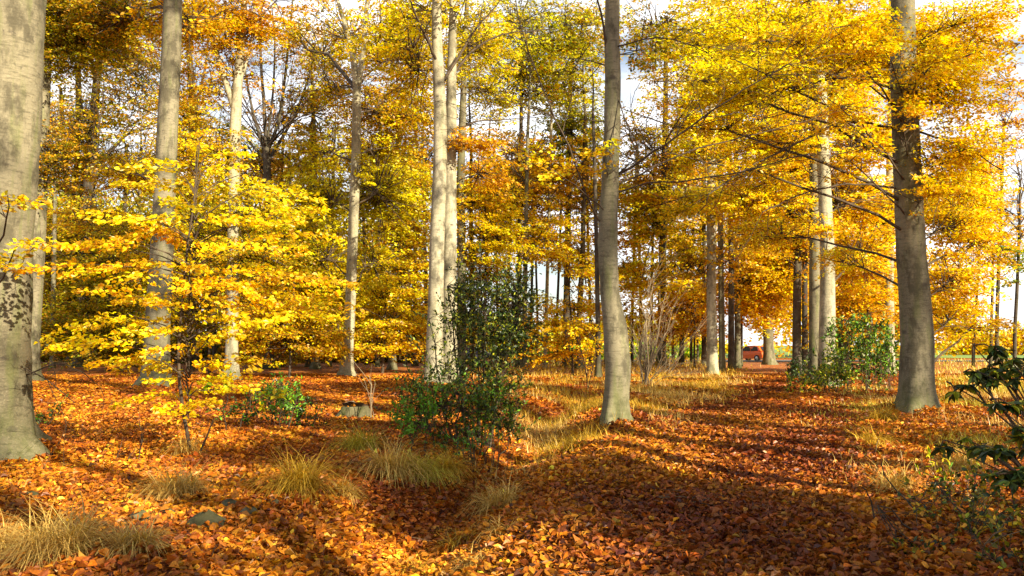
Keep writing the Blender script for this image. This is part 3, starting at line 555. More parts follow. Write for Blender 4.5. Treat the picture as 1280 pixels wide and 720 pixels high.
shrub("holly_bush", "dark holly with see-through upright shoots in front of the cream pair", "bush", 598, 555,
      [(-.15, .1, 2.6, -.35), (.0, 0, 2.9, .1), (.15, .2, 2.7, .35), (-.4, .15, 2.0, -.4), (.0, .4, 2.4, .0), (.1, .1, 2.2, .5)],
      [(600, 372, 38, 22, 1000), (640, 380, 24, 28, 1300), (590, 405, 40, 24, 1500), (636, 418, 30, 26, 2000), (610, 445, 22, 16, 160), (645, 350, 16, 18, 110), (560, 400, 22, 26, 170), (545, 440, 20, 28, 150), (572, 435, 20, 22, 200), (630, 445, 22, 14, 260), (590, 462, 44, 16, 620), (622, 468, 30, 14, 320), (598, 338, 24, 22, 150), (570, 370, 16, 24, 150), (648, 350, 18, 18, 160), (560, 470, 40, 14, 300), (610, 480, 50, 16, 330)],
      0.066, "KKKD", d=13.9)
shrub("holly_bush", "broad low evergreen mound at the foot of the holly, lit green on one flank", "bush", 570, 566,
      [(-.6, .1, .8, -.3), (-.3, 0, 1.0, -.2), (0, 0, 1.1, 0), (.3, .1, .9, .2), (.6, .2, .8, .3), (-.1, -.2, .7, -.1)],
      [(565, 500, 60, 26, 1600), (530, 520, 40, 22, 800), (605, 520, 46, 30, 1700), (635, 535, 24, 18, 400), (575, 548, 30, 18, 600), (520, 490, 30, 18, 400), (625, 495, 26, 20, 420)], 0.06, "KKED", d=13.0)
shrub("evergreen_seedling", "glossy bright green seedling lit by the sun at the mound's left flank", "seedling", 515, 548, [(0, 0, .45, .05), (.15, 0, .4, .1), (-.1, 0, .35, -.1)], [(520, 528, 24, 14, 420), (540, 515, 16, 10, 140), (508, 540, 12, 8, 90)], 0.065, "EEE", d=12.4)
shrub("evergreen_seedling", "small green shoots under the low end of the evergreen mound", "seedling", 590, 572, [(0, 0, .25, 0), (.1, 0, .2, .1)], [(584, 565, 14, 8, 130)], 0.06, "EK", d=12.0)
shrub("green_bush", "low dark green bush with light new leaves left of the mossy stump", "bush", 345, 532, [(-.5, .1, .7, -.2), (-.1, 0, .9, 0), (.3, .1, .8, .2), (.6, .2, .6, .3)],
      [(345, 505, 44, 18, 900), (310, 515, 34, 16, 400), (375, 515, 30, 18, 420), (350, 488, 18, 12, 200), (385, 535, 20, 10, 140)], 0.075, "KKE", d=17.5)
shrub("green_bush", "sunlit emerald shoots rising from the low dark green bush", "bush", 352, 528, [(0, 0, .9, .0), (.1, 0, .7, .15)], [(352, 490, 18, 14, 260), (362, 510, 16, 12, 160)], 0.075, "EEE", d=16.6)
shrub("leafy_shoot", "thin shoot with pale lime leaves beside the low dark bush", "shoot", 283, 540, [(0, 0, 1.0, .02), (.25, 0, .85, .2)], [(285, 487, 14, 8, 60), (325, 495, 22, 7, 70)], 0.13, "LLEG", d=16.3, mats=[M_LEAF, M_TWIG], wratio=.6)
shrub("fern_clump", "small green ferny clump by the foot of the huge leftmost trunk", "fern", 50, 532, [(0, 0, .3, 0), (.15, 0, .25, .1), (-.2, 0, .2, -.1)], [(45, 525, 18, 9, 240), (66, 520, 10, 6, 80)], 0.085, "EEK", d=17.5, wratio=.35)
shrub("green_bush", "broad leafy green bush between the double trunk and the massive trunk", "bush", 1080, 492, [(-1.2, .2, 1.8, -.3), (-.5, 0, 2.4, -.1), (.2, .3, 2.6, .1), (.9, .1, 2.0, .2), (1.3, .3, 1.5, .3)],
      [(1075, 430, 46, 34, 2300), (1055, 460, 36, 28, 1300), (1098, 460, 30, 28, 1200), (1065, 405, 26, 16, 400), (1108, 430, 18, 26, 420)], 0.12, "KKEDE", d=29)
shrub("green_bush", "leafy bush around the foot of the double trunk by the path", "bush", 1030, 492, [(-.6, 0, .9, -.2), (-.2, 0, 1.2, 0), (.3, -.1, 1.0, .1), (.6, .1, .9, .3)],
      [(1030, 472, 36, 16, 1100), (1010, 480, 26, 10, 420), (1048, 462, 22, 18, 500), (1035, 445, 16, 10, 160)], 0.105, "KEGD", d=28.6)
shrub("green_bush", "small nearly black bush hugging the right path edge", "bush", 998, 478, [(-.4, 0, .9, -.1), (0, 0, 1.2, 0), (.4, 0, .9, .1)], [(998, 460, 16, 16, 700), (990, 470, 14, 7, 260)], 0.11, "KKK", d=37)
shrub("green_bush", "bright green bush in the sun beyond the birch", "bush", 668, 450, [(-1, 0, 1.1, -.2), (0, 0, 1.3, 0), (1, 0, 1.1, .2)], [(665, 440, 14, 8, 500), (694, 440, 12, 8, 400)], 0.2, "EEG", d=74)
# rhododendron branches close to the camera on the right
rh = W(1330, 640, 5.2); rh[2] = tz(rh[0], rh[1])
RHG = [(1262, 462, 40, 14, 80, 4.9), (1228, 470, 24, 10, 36, 5.0), (1290, 446, 26, 14, 40, 4.6), (1206, 482, 18, 10, 18, 5.1), (1262, 505, 30, 8, 30, 4.8), (1300, 545, 40, 30, 110, 4.4), (1252, 560, 46, 12, 50, 4.8), (1205, 556, 36, 10, 34, 5.1), (1272, 600, 40, 16, 70, 4.4), (1240, 436, 20, 6, 14, 5)]
def rhodo():
    root = thing("rhododendron_bush", "shaded dark rhododendron with big drooping leaves reaching in at the right edge", "bush", rh)
    st = MB(); lf = MB()
    for (px, py, rx, ry, n, d) in RHG:
        c = W(px, py, d); end = c + np.array([-0.08, 0.05, 0.02]); base = rh + np.array([rng.normal(0.15, 0.1), rng.normal(0, 0.15), 0.0])
        t = np.linspace(0, 1, 7)[:, None]; Q = (1 - t) ** 2 * base + 2 * t * (1 - t) * (base * 0.6 + c * 0.4 + np.array([0.1, 0, 0.5])) + t * t * end
        tube(st, Q, np.linspace(0.012, 0.003, 7), 6)
        for k in range(max(3, n // 6)):
            s = c + norm(rng.normal(0, 1, 3)) * rng.random() ** 0.5 * np.array([rx, rx, ry]) * d / F
            j = Q[3 + int(rng.integers(0, 4))]
            tube(st, [j, (j + s) / 2 + np.array([0, 0, .02]), s], [0.005, 0.004, 0.003], 4)
            m = 9; a = rng.random() * 6.28 + np.arange(m) * 2.4
            D = np.stack([np.cos(a), np.sin(a), rng.uniform(-1.3, 0.1, m)], 1)
            leaves(lf, np.repeat(s[None], m, 0), D, np.array([0, 0, 1.0]) + rng.normal(0, 0.3, (m, 3)), 0.078 * rng.uniform(0.6, 1.25, m), 0.030 * rng.uniform(0.8, 1.2, m), leafcol(m, "KKKKKD", 0.3), 0, True, 0.16)
    st.build("stem", M_TWIG, root); lf.build("foliage", M_HOLLY, root)
rhodo()
shrub("bramble_patch", "low dim bramble tangle in the bottom right corner with lime leaf tips", "bramble", 1235, 640, [(-.4, .2, .35, -.5), (0, 0, .5, -.3), (.2, .3, .5, .2), (-.6, .6, .4, -.2), (-.1, .9, .45, -.3)],
      [(1240, 650, 70, 36, 520, 7.4), (1190, 610, 46, 20, 240, 8.6), (1180, 690, 70, 26, 200, 6.6), (1270, 700, 60, 26, 280, 6.3), (1140, 640, 30, 14, 60, 7.9)], 0.055, "KKDB", d=7.3, wratio=.6)
shrub("bramble_patch", "pale lime shoots in the dead grass below the massive trunk", "bramble", 1175, 610, [(0, 0, .25, -.1), (.3, .1, .25, .1)], [(1172, 598, 14, 6, 26, 9.6), (1190, 600, 16, 7, 30, 9.4), (1170, 620, 10, 6, 20, 9.2)], 0.075, "LEE", d=9.4, mats=[M_LEAF, M_TWIG], wratio=.3)

# ---- bare brushwood --------------------------------------------------------------------------------
def bare_bush(name, label, cat, px, py, stems, lev, m=M_PTWIG, d=None):
    d = d or dist(py); b = W(px, py, d); b[2] = tz(b[0], b[1]); root = thing(name, label, cat, b)
    mb = MB()
    for (tx, ty, w) in stems:
        p = b + np.array([rng.normal(0, 0.12), rng.normal(0, 0.1), -0.03]); e = W(tx, ty, d + rng.normal(0, 0.4)); dv = e - p
        twigs(mb, p, dv, np.linalg.norm(dv) * 0.8, w / 2 * d / F, lev, spread=0.33, mi=0, grav=0.02, n=5)
    mb.build("stem", m, root)
bare_bush("leafless_thicket", "leafless grey-brown thicket of upright stems right of the knobbly trunk", "bush", 806, 484, [(795, 400, 2.4), (806, 370, 2.6), (815, 390, 2.4), (830, 350, 2.2), (845, 420, 2), (800, 420, 2), (822, 410, 2), (812, 430, 2), (840, 400, 1.8), (796, 440, 1.8), (828, 440, 1.6)] + [(rng.uniform(780, 860), rng.uniform(370, 450), rng.uniform(0.8, 1.3)) for _ in range(9)], 2)
bare_bush("dead_branch", "sun-bleached fallen branch leaning low right of the leafless thicket", "branch", 824, 470, [(858, 450, 2.2), (862, 460, 2), (846, 440, 1.8), (860, 468, 1.6)], 2)
bare_bush("bare_sapling", "pair of thin whitish leafless stems beside the mossy stump", "sapling", 465, 527, [(466, 440, 1.8), (450, 470, 1.2)], 1)
bare_bush("bare_sapling", "short dark leafless twig in the leaves left of the yellow sapling", "sapling", 162, 575, [(165, 530, 1.8), (150, 548, 1.2), (178, 556, 1.2)], 1, M_TWIG)
bare_bush("bare_sapling", "thin dark leaning twig in the grass at the foot of the knobbly trunk", "sapling", 735, 478, [(729, 400, 1.6), (742, 430, 1.2)], 1, M_TWIG, d=30)
bare_bush("dead_branch", "bleached forked twig in the dark bottom right corner", "branch", 1272, 716, [(1246, 640, 2.6), (1232, 676, 1.8)], 1)
bare_bush("dead_branch", "thin pale stick poking from the lit leaves right of the path", "branch", 1098, 570, [(1074, 532, 2)], 0)

# ---- grass ---------------------------------------------------------------------------------------------
GPAL = {"tan": ((0.70, 0.48, 0.12), (0.50, 0.31, 0.07)), "gold": ((0.62, 0.39, 0.028), (0.44, 0.27, 0.024)), "green": ((0.44, 0.42, 0.035), (0.56, 0.42, 0.045))}
def blades(mb, base, az, ln, bend, wid, col):
    n = len(base); dh = np.stack([np.cos(az), np.sin(az), np.zeros(n)], 1); sd = np.stack([-np.sin(az), np.cos(az), np.zeros(n)], 1)
    tt = np.array([0, 0.3, 0.62, 1.0]); v = []
    for i, t in enumerate(tt):
        th = bend * t * 0.74
        r = ln * t * np.sin(th + 0.06); z = ln * t * np.cos(th)
        p = base + dh * r[:, None]; p[:, 2] += np.maximum(z, -0.02)
        w = (wid * (1 - 0.9 * t ** 1.5))[:, None] * 0.5
        v += [p - sd * w, p + sd * w]
    V = np.stack(v, 1)
    q = np.concatenate([np.arange(n)[:, None] * 8 + np.array([[2 * i, 2 * i + 1, 2 * i + 3, 2 * i + 2]]) for i in range(3)], 0)
    mb.add(V.reshape(-1, 3), q, np.repeat(col, 8, 0), 0)
def gcol(n, kind):
    a, b = GPAL[kind]; t = rng.random((n, 1)); c = np.array(a) * t + np.array(b) * (1 - t)
    return np.clip(c * np.exp(rng.normal(0, 0.22, (n, 1))), 0.02, 0.9)
TUFTS = []
GG = "grass tussocks in the leaf litter"
def tuft(label, px, py, r_px, h_px, kind, n, combed=None):
    d = dist(py); b = W(px, py, d); b[2] = tz(b[0], b[1]); root = thing("grass_tuft", label, "grass tuft", b, GG)
    R = 0.82 * r_px * d / F; H = 0.78 * h_px * d / F
    TUFTS.append((float(b[0]), float(b[1]), float(R), 0.05)); n = int(n * 1.3); az = rng.random(n) * 6.283
    if combed is not None: az = combed + rng.normal(0, 0.75, n)
    rr = R * 0.42 * np.sqrt(rng.random(n)); a2 = rng.random(n) * 6.283
    base = np.stack([b[0] + rr * np.cos(a2), b[1] + rr * np.sin(a2), np.zeros(n)], 1); base[:, 2] = terrain(base[:, 0], base[:, 1]) - 0.01
    ln = np.maximum(0.12, (H * 1.25 + R * 0.5) * rng.uniform(0.55, 1.15, n))
    mb = MB(); blades(mb, base, az, ln, rng.uniform(0.9, 3.0, n), 0.0095 * rng.uniform(0.6, 1.3, n) * max(1, d / 11), gcol(n, kind))
    mb.build("blades", M_GRASS, root)
tuft("large straw-coloured tussock in the bottom left corner", 70, 705, 105, 62, "tan", 620)
tuft("pale straw tussock cut by the left edge, upslope of the corner tussock", -6, 682, 60, 40, "tan", 320)
tuft("round straw tussock at the bottom edge just right of the corner one", 168, 716, 55, 40, "tan", 360)
tuft("drooping buff tussock below the yellow sapling, above the mossy stones", 222, 628, 62, 40, "tan", 380)
tuft("small buff tussock at the foot of the yellow sapling", 232, 572, 30, 30, "tan", 200)
tuft("sunlit yellow-green tussock standing alone with long arching blades", 375, 632, 52, 66, "gold", 420)
tuft("flattened buff tuft just right of the lone yellow-green tussock", 432, 625, 34, 26, "tan", 170)
tuft("yellow-green tussock below the mossy stump", 450, 566, 46, 36, "green", 360)
tuft("buff drooping tussock hanging over the ditch under the evergreen mound", 490, 600, 50, 50, "tan", 460)
tuft("greener tussock hanging over the ditch beside the buff one", 528, 596, 42, 44, "green", 360)
tuft("bright golden tussock caught by the sun below the evergreen mound", 560, 585, 26, 34, "gold", 300)
tuft("dull brown-green tussock on the ditch's near bank", 622, 612, 52, 36, "tan", 330)
tuft("wispy tuft on the near ditch bank below the dull tussock", 575, 645, 40, 28, "gold", 110)
tuft("small wispy tuft on the near bank toward the middle", 625, 662, 34, 26, "tan", 90)
tuft("sparse golden tuft low on the near bank near the bottom edge", 520, 672, 44, 24, "gold", 90)
tuft("thin tuft left of the knobbly trunk's foot at the ditch", 715, 568, 26, 28, "gold", 130)
tuft("single sparse tuft at the bottom edge, centre of the leaves", 590, 700, 34, 28, "tan", 70)
tuft("yellow tuft in front of the massive trunk", 1105, 528, 42, 20, "gold", 260)
tuft("bleached tuft lying beside the lit leaves right of the path", 1090, 562, 44, 22, "gold", 140)
tuft("dim brown tuft between the path and the bramble", 1120, 610, 50, 34, "tan", 190)
tuft("straggling brown tuft right of the dim one at the shaded bank", 1205, 590, 56, 30, "tan", 240)

def meadow(name, label, polys, kind, hts, mixk=None):
    mb = MB()
    for (x0, x1, y0, y1, n, h) in polys:
        px = rng.uniform(x0, x1, n); yy = 1 / (1 / dist(y0) + (1 / dist(y1) - 1 / dist(y0)) * rng.random(n))
        px = px + rng.normal(0, 16, n); yy = yy * np.exp(rng.normal(0, .05, n))
        X = (px - 640) / F * yy; keep = (np.sin(X * 2.1 + yy * 0.4) + np.sin(X * 0.9 - yy * 0.9) + rng.normal(0, 0.7, n)) > -0.1
        X, yy = X[keep], yy[keep]; m = len(X)
        base = np.stack([X, yy, terrain(X, yy) - 0.01], 1)
        col = gcol(m, kind); g2 = gcol(m, mixk or kind); s = (np.sin(X * 1.3 + 2) + np.sin(yy * 0.8) > 0.3)[:, None]; col = np.where(s, g2, col)
        blades(mb, base, rng.random(m) * 6.283, h * rng.uniform(0.5, 1.25, m), rng.uniform(0.3, 2.2, m), 0.006 * rng.uniform(0.7, 1.3, m) * np.maximum(1, yy / 10), col)
    o = mb.build(name, M_GRASS); tag(o, label, "grass", kind="stuff")
meadow("grass", "long golden grass in the sun between the ditch and the knobbly trunk", [(640, 760, 545, 478, 9000, .30), (600, 760, 478, 455, 5000, .35), (690, 760, 548, 500, 2500, .32)], "gold", .3, "tan")
meadow("grass", "golden grass along the left path edge behind the knobbly trunk", [(785, 905, 500, 470, 8000, .36), (790, 850, 530, 498, 2600, .26), (760, 880, 472, 455, 3000, .4), (900, 925, 482, 462, 1400, .3), (690, 830, 566, 535, 420, .24), (600, 700, 600, 545, 900, .24)], "gold", .3, "tan")
meadow("grass", "dull meadow grass between the massive trunk and the bright field", [(1170, 1330, 500, 450, 9000, .4), (1060, 1125, 512, 484, 3500, .22), (1170, 1320, 560, 500, 4500, .28), (1060, 1240, 600, 540, 1500, .2), (1000, 1110, 535, 492, 900, .2)], "green", .3, "tan")
meadow("grass", "thin pale grass at the foot of the distant middle trunks", [(600, 900, 459, 447, 6000, .5)], "gold", .4, "green")

# ---- stones, stump -----------------------------------------------------------------------------------
M_STONE = bark_material("mossy stone", (0.085, 0.075, 0.042), (0.16, 0.138, 0.08), moss=(0.050, 0.056, 0.012), mossy=0.9)
def stone(label, px, py, w, h, tw=0.0):
    d = dist(py); b = W(px, py, d); b[2] = tz(b[0], b[1]); R = w / 2 * d / F; H = h * d / F
    mb = MB(); n, m = 26, 14; a = np.linspace(0, 2 * math.pi, n, endpoint=False); p = np.linspace(-0.45, math.pi / 2 - 0.04, m)
    A, Pp = np.meshgrid(a, p); ph = rng.random(5) * 6
    r = 1 + 0.13 * np.sin(2 * A + ph[0]) + 0.08 * np.sin(3 * A + ph[1] + 2 * Pp) + 0.06 * np.sin(5 * A + ph[2]) * np.cos(3 * Pp) + 0.04 * np.sin(7 * A + 6 * Pp + ph[3])
    X = r * np.cos(Pp) * np.cos(A) * R; Y = r * np.cos(Pp) * np.sin(A) * R * 0.8; Z = np.sign(np.sin(Pp)) * np.abs(np.sin(Pp)) ** 0.8 * H * (0.9 + 0.12 * np.sin(2 * A + ph[4])) + X * math.tan(tw)
    V = np.stack([X, Y, Z], -1) + b
    i = np.arange(m - 1)[:, None] * n; j = np.arange(n)[None]; j2 = (j + 1) % n
    mb.add(V.reshape(-1, 3), np.stack([i + j, i + j2, i + n + j2, i + n + j], -1).reshape(-1, 4), smooth=True)
    o = mb.build("mossy_stone", M_STONE, None); me = o.data
    me.transform(__import__("mathutils").Matrix.Translation(-__import__("mathutils").Vector(b))); o.location = b
    tag(o, label, "stone", "mossy stones in the leaves"); TUFTS.append((float(b[0]), float(b[1] - R * .2), float(R * .55), float(H * .93), 4))
stone("rounded mossy stone standing highest of the row below the buff tussock", 173, 655, 28, 17)
stone("leaf-covered dark stone between the rounded one and the widest one", 209, 650, 26, 12, .1)
stone("widest mossy stone, green at its lower edge", 260, 672, 44, 22, -.1)
stone("low grey-green stone touching the widest one on its right", 287, 650, 26, 12)
stone("pale mossy stone ending the row at the right", 310, 660, 24, 13, .15)
stone("tiny mossy stone near the lone yellow-green tussock", 345, 648, 12, 10)
stone("small dark green stone at far left under the huge trunk", 40, 623, 22, 9)
stone("small mossy lump right of the buff tussock", 304, 618, 12, 8)
sb = W(443, 522, dist(522)); sb[2] = tz(sb[0], sb[1]); stump = thing("tree_stump", "low mossy grey stump with orange leaves on its cut top", "stump", sb)
mb = MB(); k = dist(522) / F
Q = np.array([sb + [0, 0, -0.1], sb + [0, 0, .02], sb + [0.01, 0, .12], sb + [.02, 0, .20], sb + [.02, 0, .26]])
tube(mb, Q, np.array([.46, .38, .31, .28, .25]), 36, lobes=lambda a, P: 1 + .13 * np.sin(3 * a + 1)[None] + .09 * np.sin(7 * a)[None] + .05 * np.sin(11 * a + P[:, 2:3] * 9))
mb.build("bark", M_STONE, stump)
mb = MB(); tube(mb, np.array([sb + [.02, 0, .25], sb + [.02, .01, .268], sb + [.03, .02, .272]]), np.array([.252, .15, .004]), 36, lobes=lambda a, P: 1 + .13 * np.sin(3 * a + 1)[None] + .09 * np.sin(7 * a)[None] + 0 * P[:, 2:3])
mb.build("cut_top", simple("weathered wood", (0.24, 0.17, 0.10), 0.9, noise=.3, scale=14), stump)

# ---- cars beyond the wood --------------------------------------------------------------------------------
M_ORANGE = simple("orange car paint", (0.85, 0.13, 0.008), 0.3, noise=.03, coat=.6)
M_BLUE = simple("dark blue car paint", (0.012, 0.03, 0.075), 0.3, noise=.03, coat=.6)
M_GLASS = simple("car glass", (0.02, 0.025, 0.03), 0.08, noise=.05)
M_TYRE = simple("tyre rubber", (0.02, 0.02, 0.02), 0.8); M_RIM = simple("wheel rim", (0.5, 0.5, 0.5), 0.35, .8); M_LAMP = simple("lamp glass", (0.8, 0.8, 0.75), 0.15); M_TAIL = simple("tail lamp glass", (0.4, 0.01, 0.01), 0.2)
def loft(mb, prof, ys, sc):
    """prof (n,2) outline in x,z; one ring for each y, scaled in towards its centre."""
    n = len(prof); c = prof.mean(0); V = []
    for y, s in zip(ys, sc):
        q = c + (prof - c) * s; V.append(np.stack([q[:, 0], np.full(n, y), q[:, 1]], 1))
    V = np.concatenate(V); i = np.arange(len(ys) - 1)[:, None] * n; j = np.arange(n)[None]; j2 = (j + 1) % n
    return V, np.stack([i + j, i + j2, i + n + j2, i + n + j], -1).reshape(-1, 4)
def car(label, px, d, rot, paint):
    b = W(px, 430 + F * CAM_H / d, d); b[2] = tz(b[0], b[1]); root = thing("parked_car", label, "car", b)
    ca, sa = math.cos(rot), math.sin(rot); R = np.array([[ca, -sa, 0], [sa, ca, 0], [0, 0, 1]])
    def put(name, V, q, m, par=root, smooth=False):
        k = MB(); k.add(np.asarray(V) @ R.T + b, q, smooth=smooth)
        return k.build(name, m, par)
    low = np.array([(-1.95, .35), (-1.98, .62), (-1.9, .88), (-1.0, .95), (.9, .95), (1.75, .82), (1.95, .62), (1.95, .32), (1.6, .26), (-1.6, .26)])
    V, q = loft(None, low, [-.86, -.84, -.7, .7, .84, .86], [.02, .95, 1, 1, .95, .02]); put("body", V, q, paint)
    cab = np.array([(-1.75, .93), (-1.35, 1.42), (-.6, 1.5), (.2, 1.46), (1.0, .93)])
    V, q = loft(None, cab, [-.74, -.72, -.5, .5, .72, .74], [.02, .93, 1, 1, .93, .02]); put("cabin", V, q, paint)
    for s in (-1, 1):
        for (x0, x1, t0, t1) in ((-1.3, -.45, -1.15, -.45), (-.35, .7, -.35, .22)):
            y = s * .752; V = [(x0, y, .98), (x1, y, .98), (t1, y * .97, 1.38), (t0, y * .97, 1.38)]; V = np.array(V + [(a, c - s * .05, e) for a, c, e in V])
            put("side_window", V, [[0, 1, 2, 3], [4, 5, 6, 7], [0, 1, 5, 4], [1, 2, 6, 5], [2, 3, 7, 6], [3, 0, 4, 7]], M_GLASS)
    for nm, pts in (("windscreen", [(.99, -.6, 1.0), (.99, .6, 1.0), (.33, .55, 1.42), (.33, -.55, 1.42)]), ("rear_window", [(-1.74, -.6, 1.0), (-1.74, .6, 1.0), (-1.43, .55, 1.38), (-1.43, -.55, 1.38)])):
        V = np.array(pts); off = np.array([.02 if nm == "windscreen" else -.02, 0, .015]); V = np.concatenate([V + off, V - off * 2])
        put(nm, V, [[0, 1, 2, 3], [4, 5, 6, 7], [0, 1, 5, 4], [1, 2, 6, 5], [2, 3, 7, 6], [3, 0, 4, 7]], M_GLASS)
    for x in (-1.25, 1.25):
        for s in (-1, 1):
            k = MB(); C = np.array([x, s * .78, .31]); tube(k, [C + [0, -.1, 0], C + [0, -.099, 0], C + [0, .099, 0], C + [0, .1, 0]], [.2, .31, .31, .2], 20)
            k.V = [v @ R.T + b for v in k.V]; w = k.build("wheel", M_TYRE, root)
            k = MB(); C = C + [0, s * .1, 0]; tube(k, [C + [0, -.02, 0], C + [0, s * .012, 0], C + [0, s * .013, 0]], [.19, .17, .01], 16)
            k.V = [v @ R.T + b for v in k.V]; r = k.build("rim", M_RIM, root); r.parent = w
    for x, m, nm in ((1.93, M_LAMP, "headlight"), (-1.97, M_TAIL, "tail_light")):
        for s in (-1, 1):
            V = np.array([(x + i * .05, s * .6 + j * .16, .68 + l * .07) for i in (-1, 1) for j in (-1, 1) for l in (-1, 1)])
            put(nm, V, [[0, 1, 3, 2], [4, 5, 7, 6], [0, 1, 5, 4], [2, 3, 7, 6], [0, 2, 6, 4], [1, 3, 7, 5]], m)
car("bright orange-red car seen where the leafy path meets the lane", 941, 84, 2.15, M_ORANGE)
car("dark blue car parked in the shade beyond the holly", 588, 92, .3, M_BLUE)

# ---- leaf litter ----------------------------------------------------------------------------------------
def litter(y0, y1, per, L, fine, mb, lift):
    area = 0.62 * (y1 ** 2 - y0 ** 2) + 3 * (y1 - y0); n = int(area * per)
    y = np.sqrt(rng.uniform(y0 ** 2, y1 ** 2, n)); x = rng.uniform(-1, 1, n) * (0.62 * y + 1.6)
    # scraped dark earth in the path, grassy strips: fewer leaves
    mud = np.exp(-(((x - 1.75) / 0.55) ** 2 + ((y - 9.6) / 1.1) ** 2)) + 0.7 * np.exp(-(((x - 2.3) / 0.5) ** 2 + ((y - 10.6) / 0.5) ** 2))
    keep = rng.random(n) > 0.72 * mud
    x, y = x[keep], y[keep]; n = len(x)
    P = np.stack([x, y, terrain(x, y) + lift + rng.random(n) ** 2.5 * 0.05], 1)
    a = rng.random(n) * 6.283
    D = np.stack([np.cos(a), np.sin(a), rng.normal(0, 0.26, n)], 1); Nn = np.array([0, 0, 1.0]) + rng.normal(0, 0.36, (n, 3))
    base = np.array([(0.52, 0.190, 0.014), (0.42, 0.130, 0.012), (0.28, 0.082, 0.012), (0.62, 0.27, 0.022), (0.15, 0.05, 0.014), (0.68, 0.40, 0.05), (0.46, 0.155, 0.012)])
    w = np.array([.26, .22, .17, .14, .07, .03, .11]); idx = rng.choice(len(w), n, p=w)
    c = np.array([0.85, 0.76, 0.6]) * base[idx] * np.exp(rng.normal(0, 0.30, (n, 1))); c[:, 1] *= np.exp(rng.normal(0, 0.1, n))
    zone = np.sin(x * 0.9 + 0.5 * y + 1.2 * np.sin(0.7 * y)) + np.sin(1.7 * x - 0.8 * y + 2) + 0.6 * np.sin(3.9 * x + 2.3 * y) - 0.5 * np.tanh((x - 0.4) * 0.9)
    c *= (1 + 0.16 * np.clip(zone, -2.2, 2.2))[:, None]; c[:, 1] *= 1 + 0.09 * np.clip(zone, -2, 2)
    c *= (1 - .24 * np.exp(-((x - 2.18 - (y - 9.3) * .28) / (1.5 + .02 * y)) ** 4))[:, None]
    LL = L * rng.choice([.55, .8, 1.0, 1.25, 1.5], n, p=[.12, .28, .34, .2, .06]) * rng.uniform(.9, 1.1, n)
    leaves(mb, P, D, Nn, LL, LL * rng.uniform(0.58, 0.74, n), np.clip(c, 0.01, 0.85), 0, fine, 0.22)
mb = MB()
litter(4.6, 12, 1850, 0.065, True, mb, 0.0)
litter(12, 22, 760, 0.074, True, mb, 0.0)
litter(22, 46, 170, 0.12, False, mb, 0.0)
TUFTS.append((float(sb[0]), float(sb[1]), .2, .27, 14))
for tf in TUFTS:
    tx, ty, tr, th = tf[:4]; m = tf[4] if len(tf) > 4 else 24; a = rng.random(m) * 6.283; r = tr * np.sqrt(rng.random(m)); P = np.stack([tx + r * np.cos(a), ty + r * np.sin(a), np.zeros(m)], 1); P[:, 2] = terrain(P[:, 0], P[:, 1]) + (th + .01 if len(tf) > 4 else rng.uniform(.02, .12, m))
    D = np.stack([np.cos(a * 3), np.sin(a * 3), rng.normal(0, .4, m)], 1); c = np.array([(0.40, 0.15, 0.012)]) * np.exp(rng.normal(0, .3, (m, 1)))
    leaves(mb, P, D, np.array([0, 0, 1.]) + rng.normal(0, .3, (m, 3)), .075, .05, c, 0, True, .2)
n = 900; y = np.sqrt(rng.uniform(22, 560, n)); x = rng.uniform(-1, 1, n) * (.62 * y + 1); a = rng.random(n) * 6.283
for k in range(n):
    l = rng.uniform(.08, .35); q = np.array([x[k], y[k], 0]) + np.array([[-1, 0, 0], [0, 0, 0], [1, 0, 0]]) * l * np.array([1, 1, 1]); q = np.array([x[k], y[k], 0]) + np.array([-1, 0, 1])[:, None] * l * np.array([math.cos(a[k]), math.sin(a[k]), 0]) + rng.normal(0, .015, (3, 3)); q[:, 2] = terrain(q[:, 0], q[:, 1]) + .025 + rng.random(3) * .025
    tube(mb, q, [.004, .0035, .002], 4, (0.06, 0.04, 0.025) if k % 3 else (0.25, .17, .09))
o = mb.build("fallen_leaves", M_DRY); tag(o, "deep orange-brown carpet of fallen beech leaves", "leaves", kind="stuff")

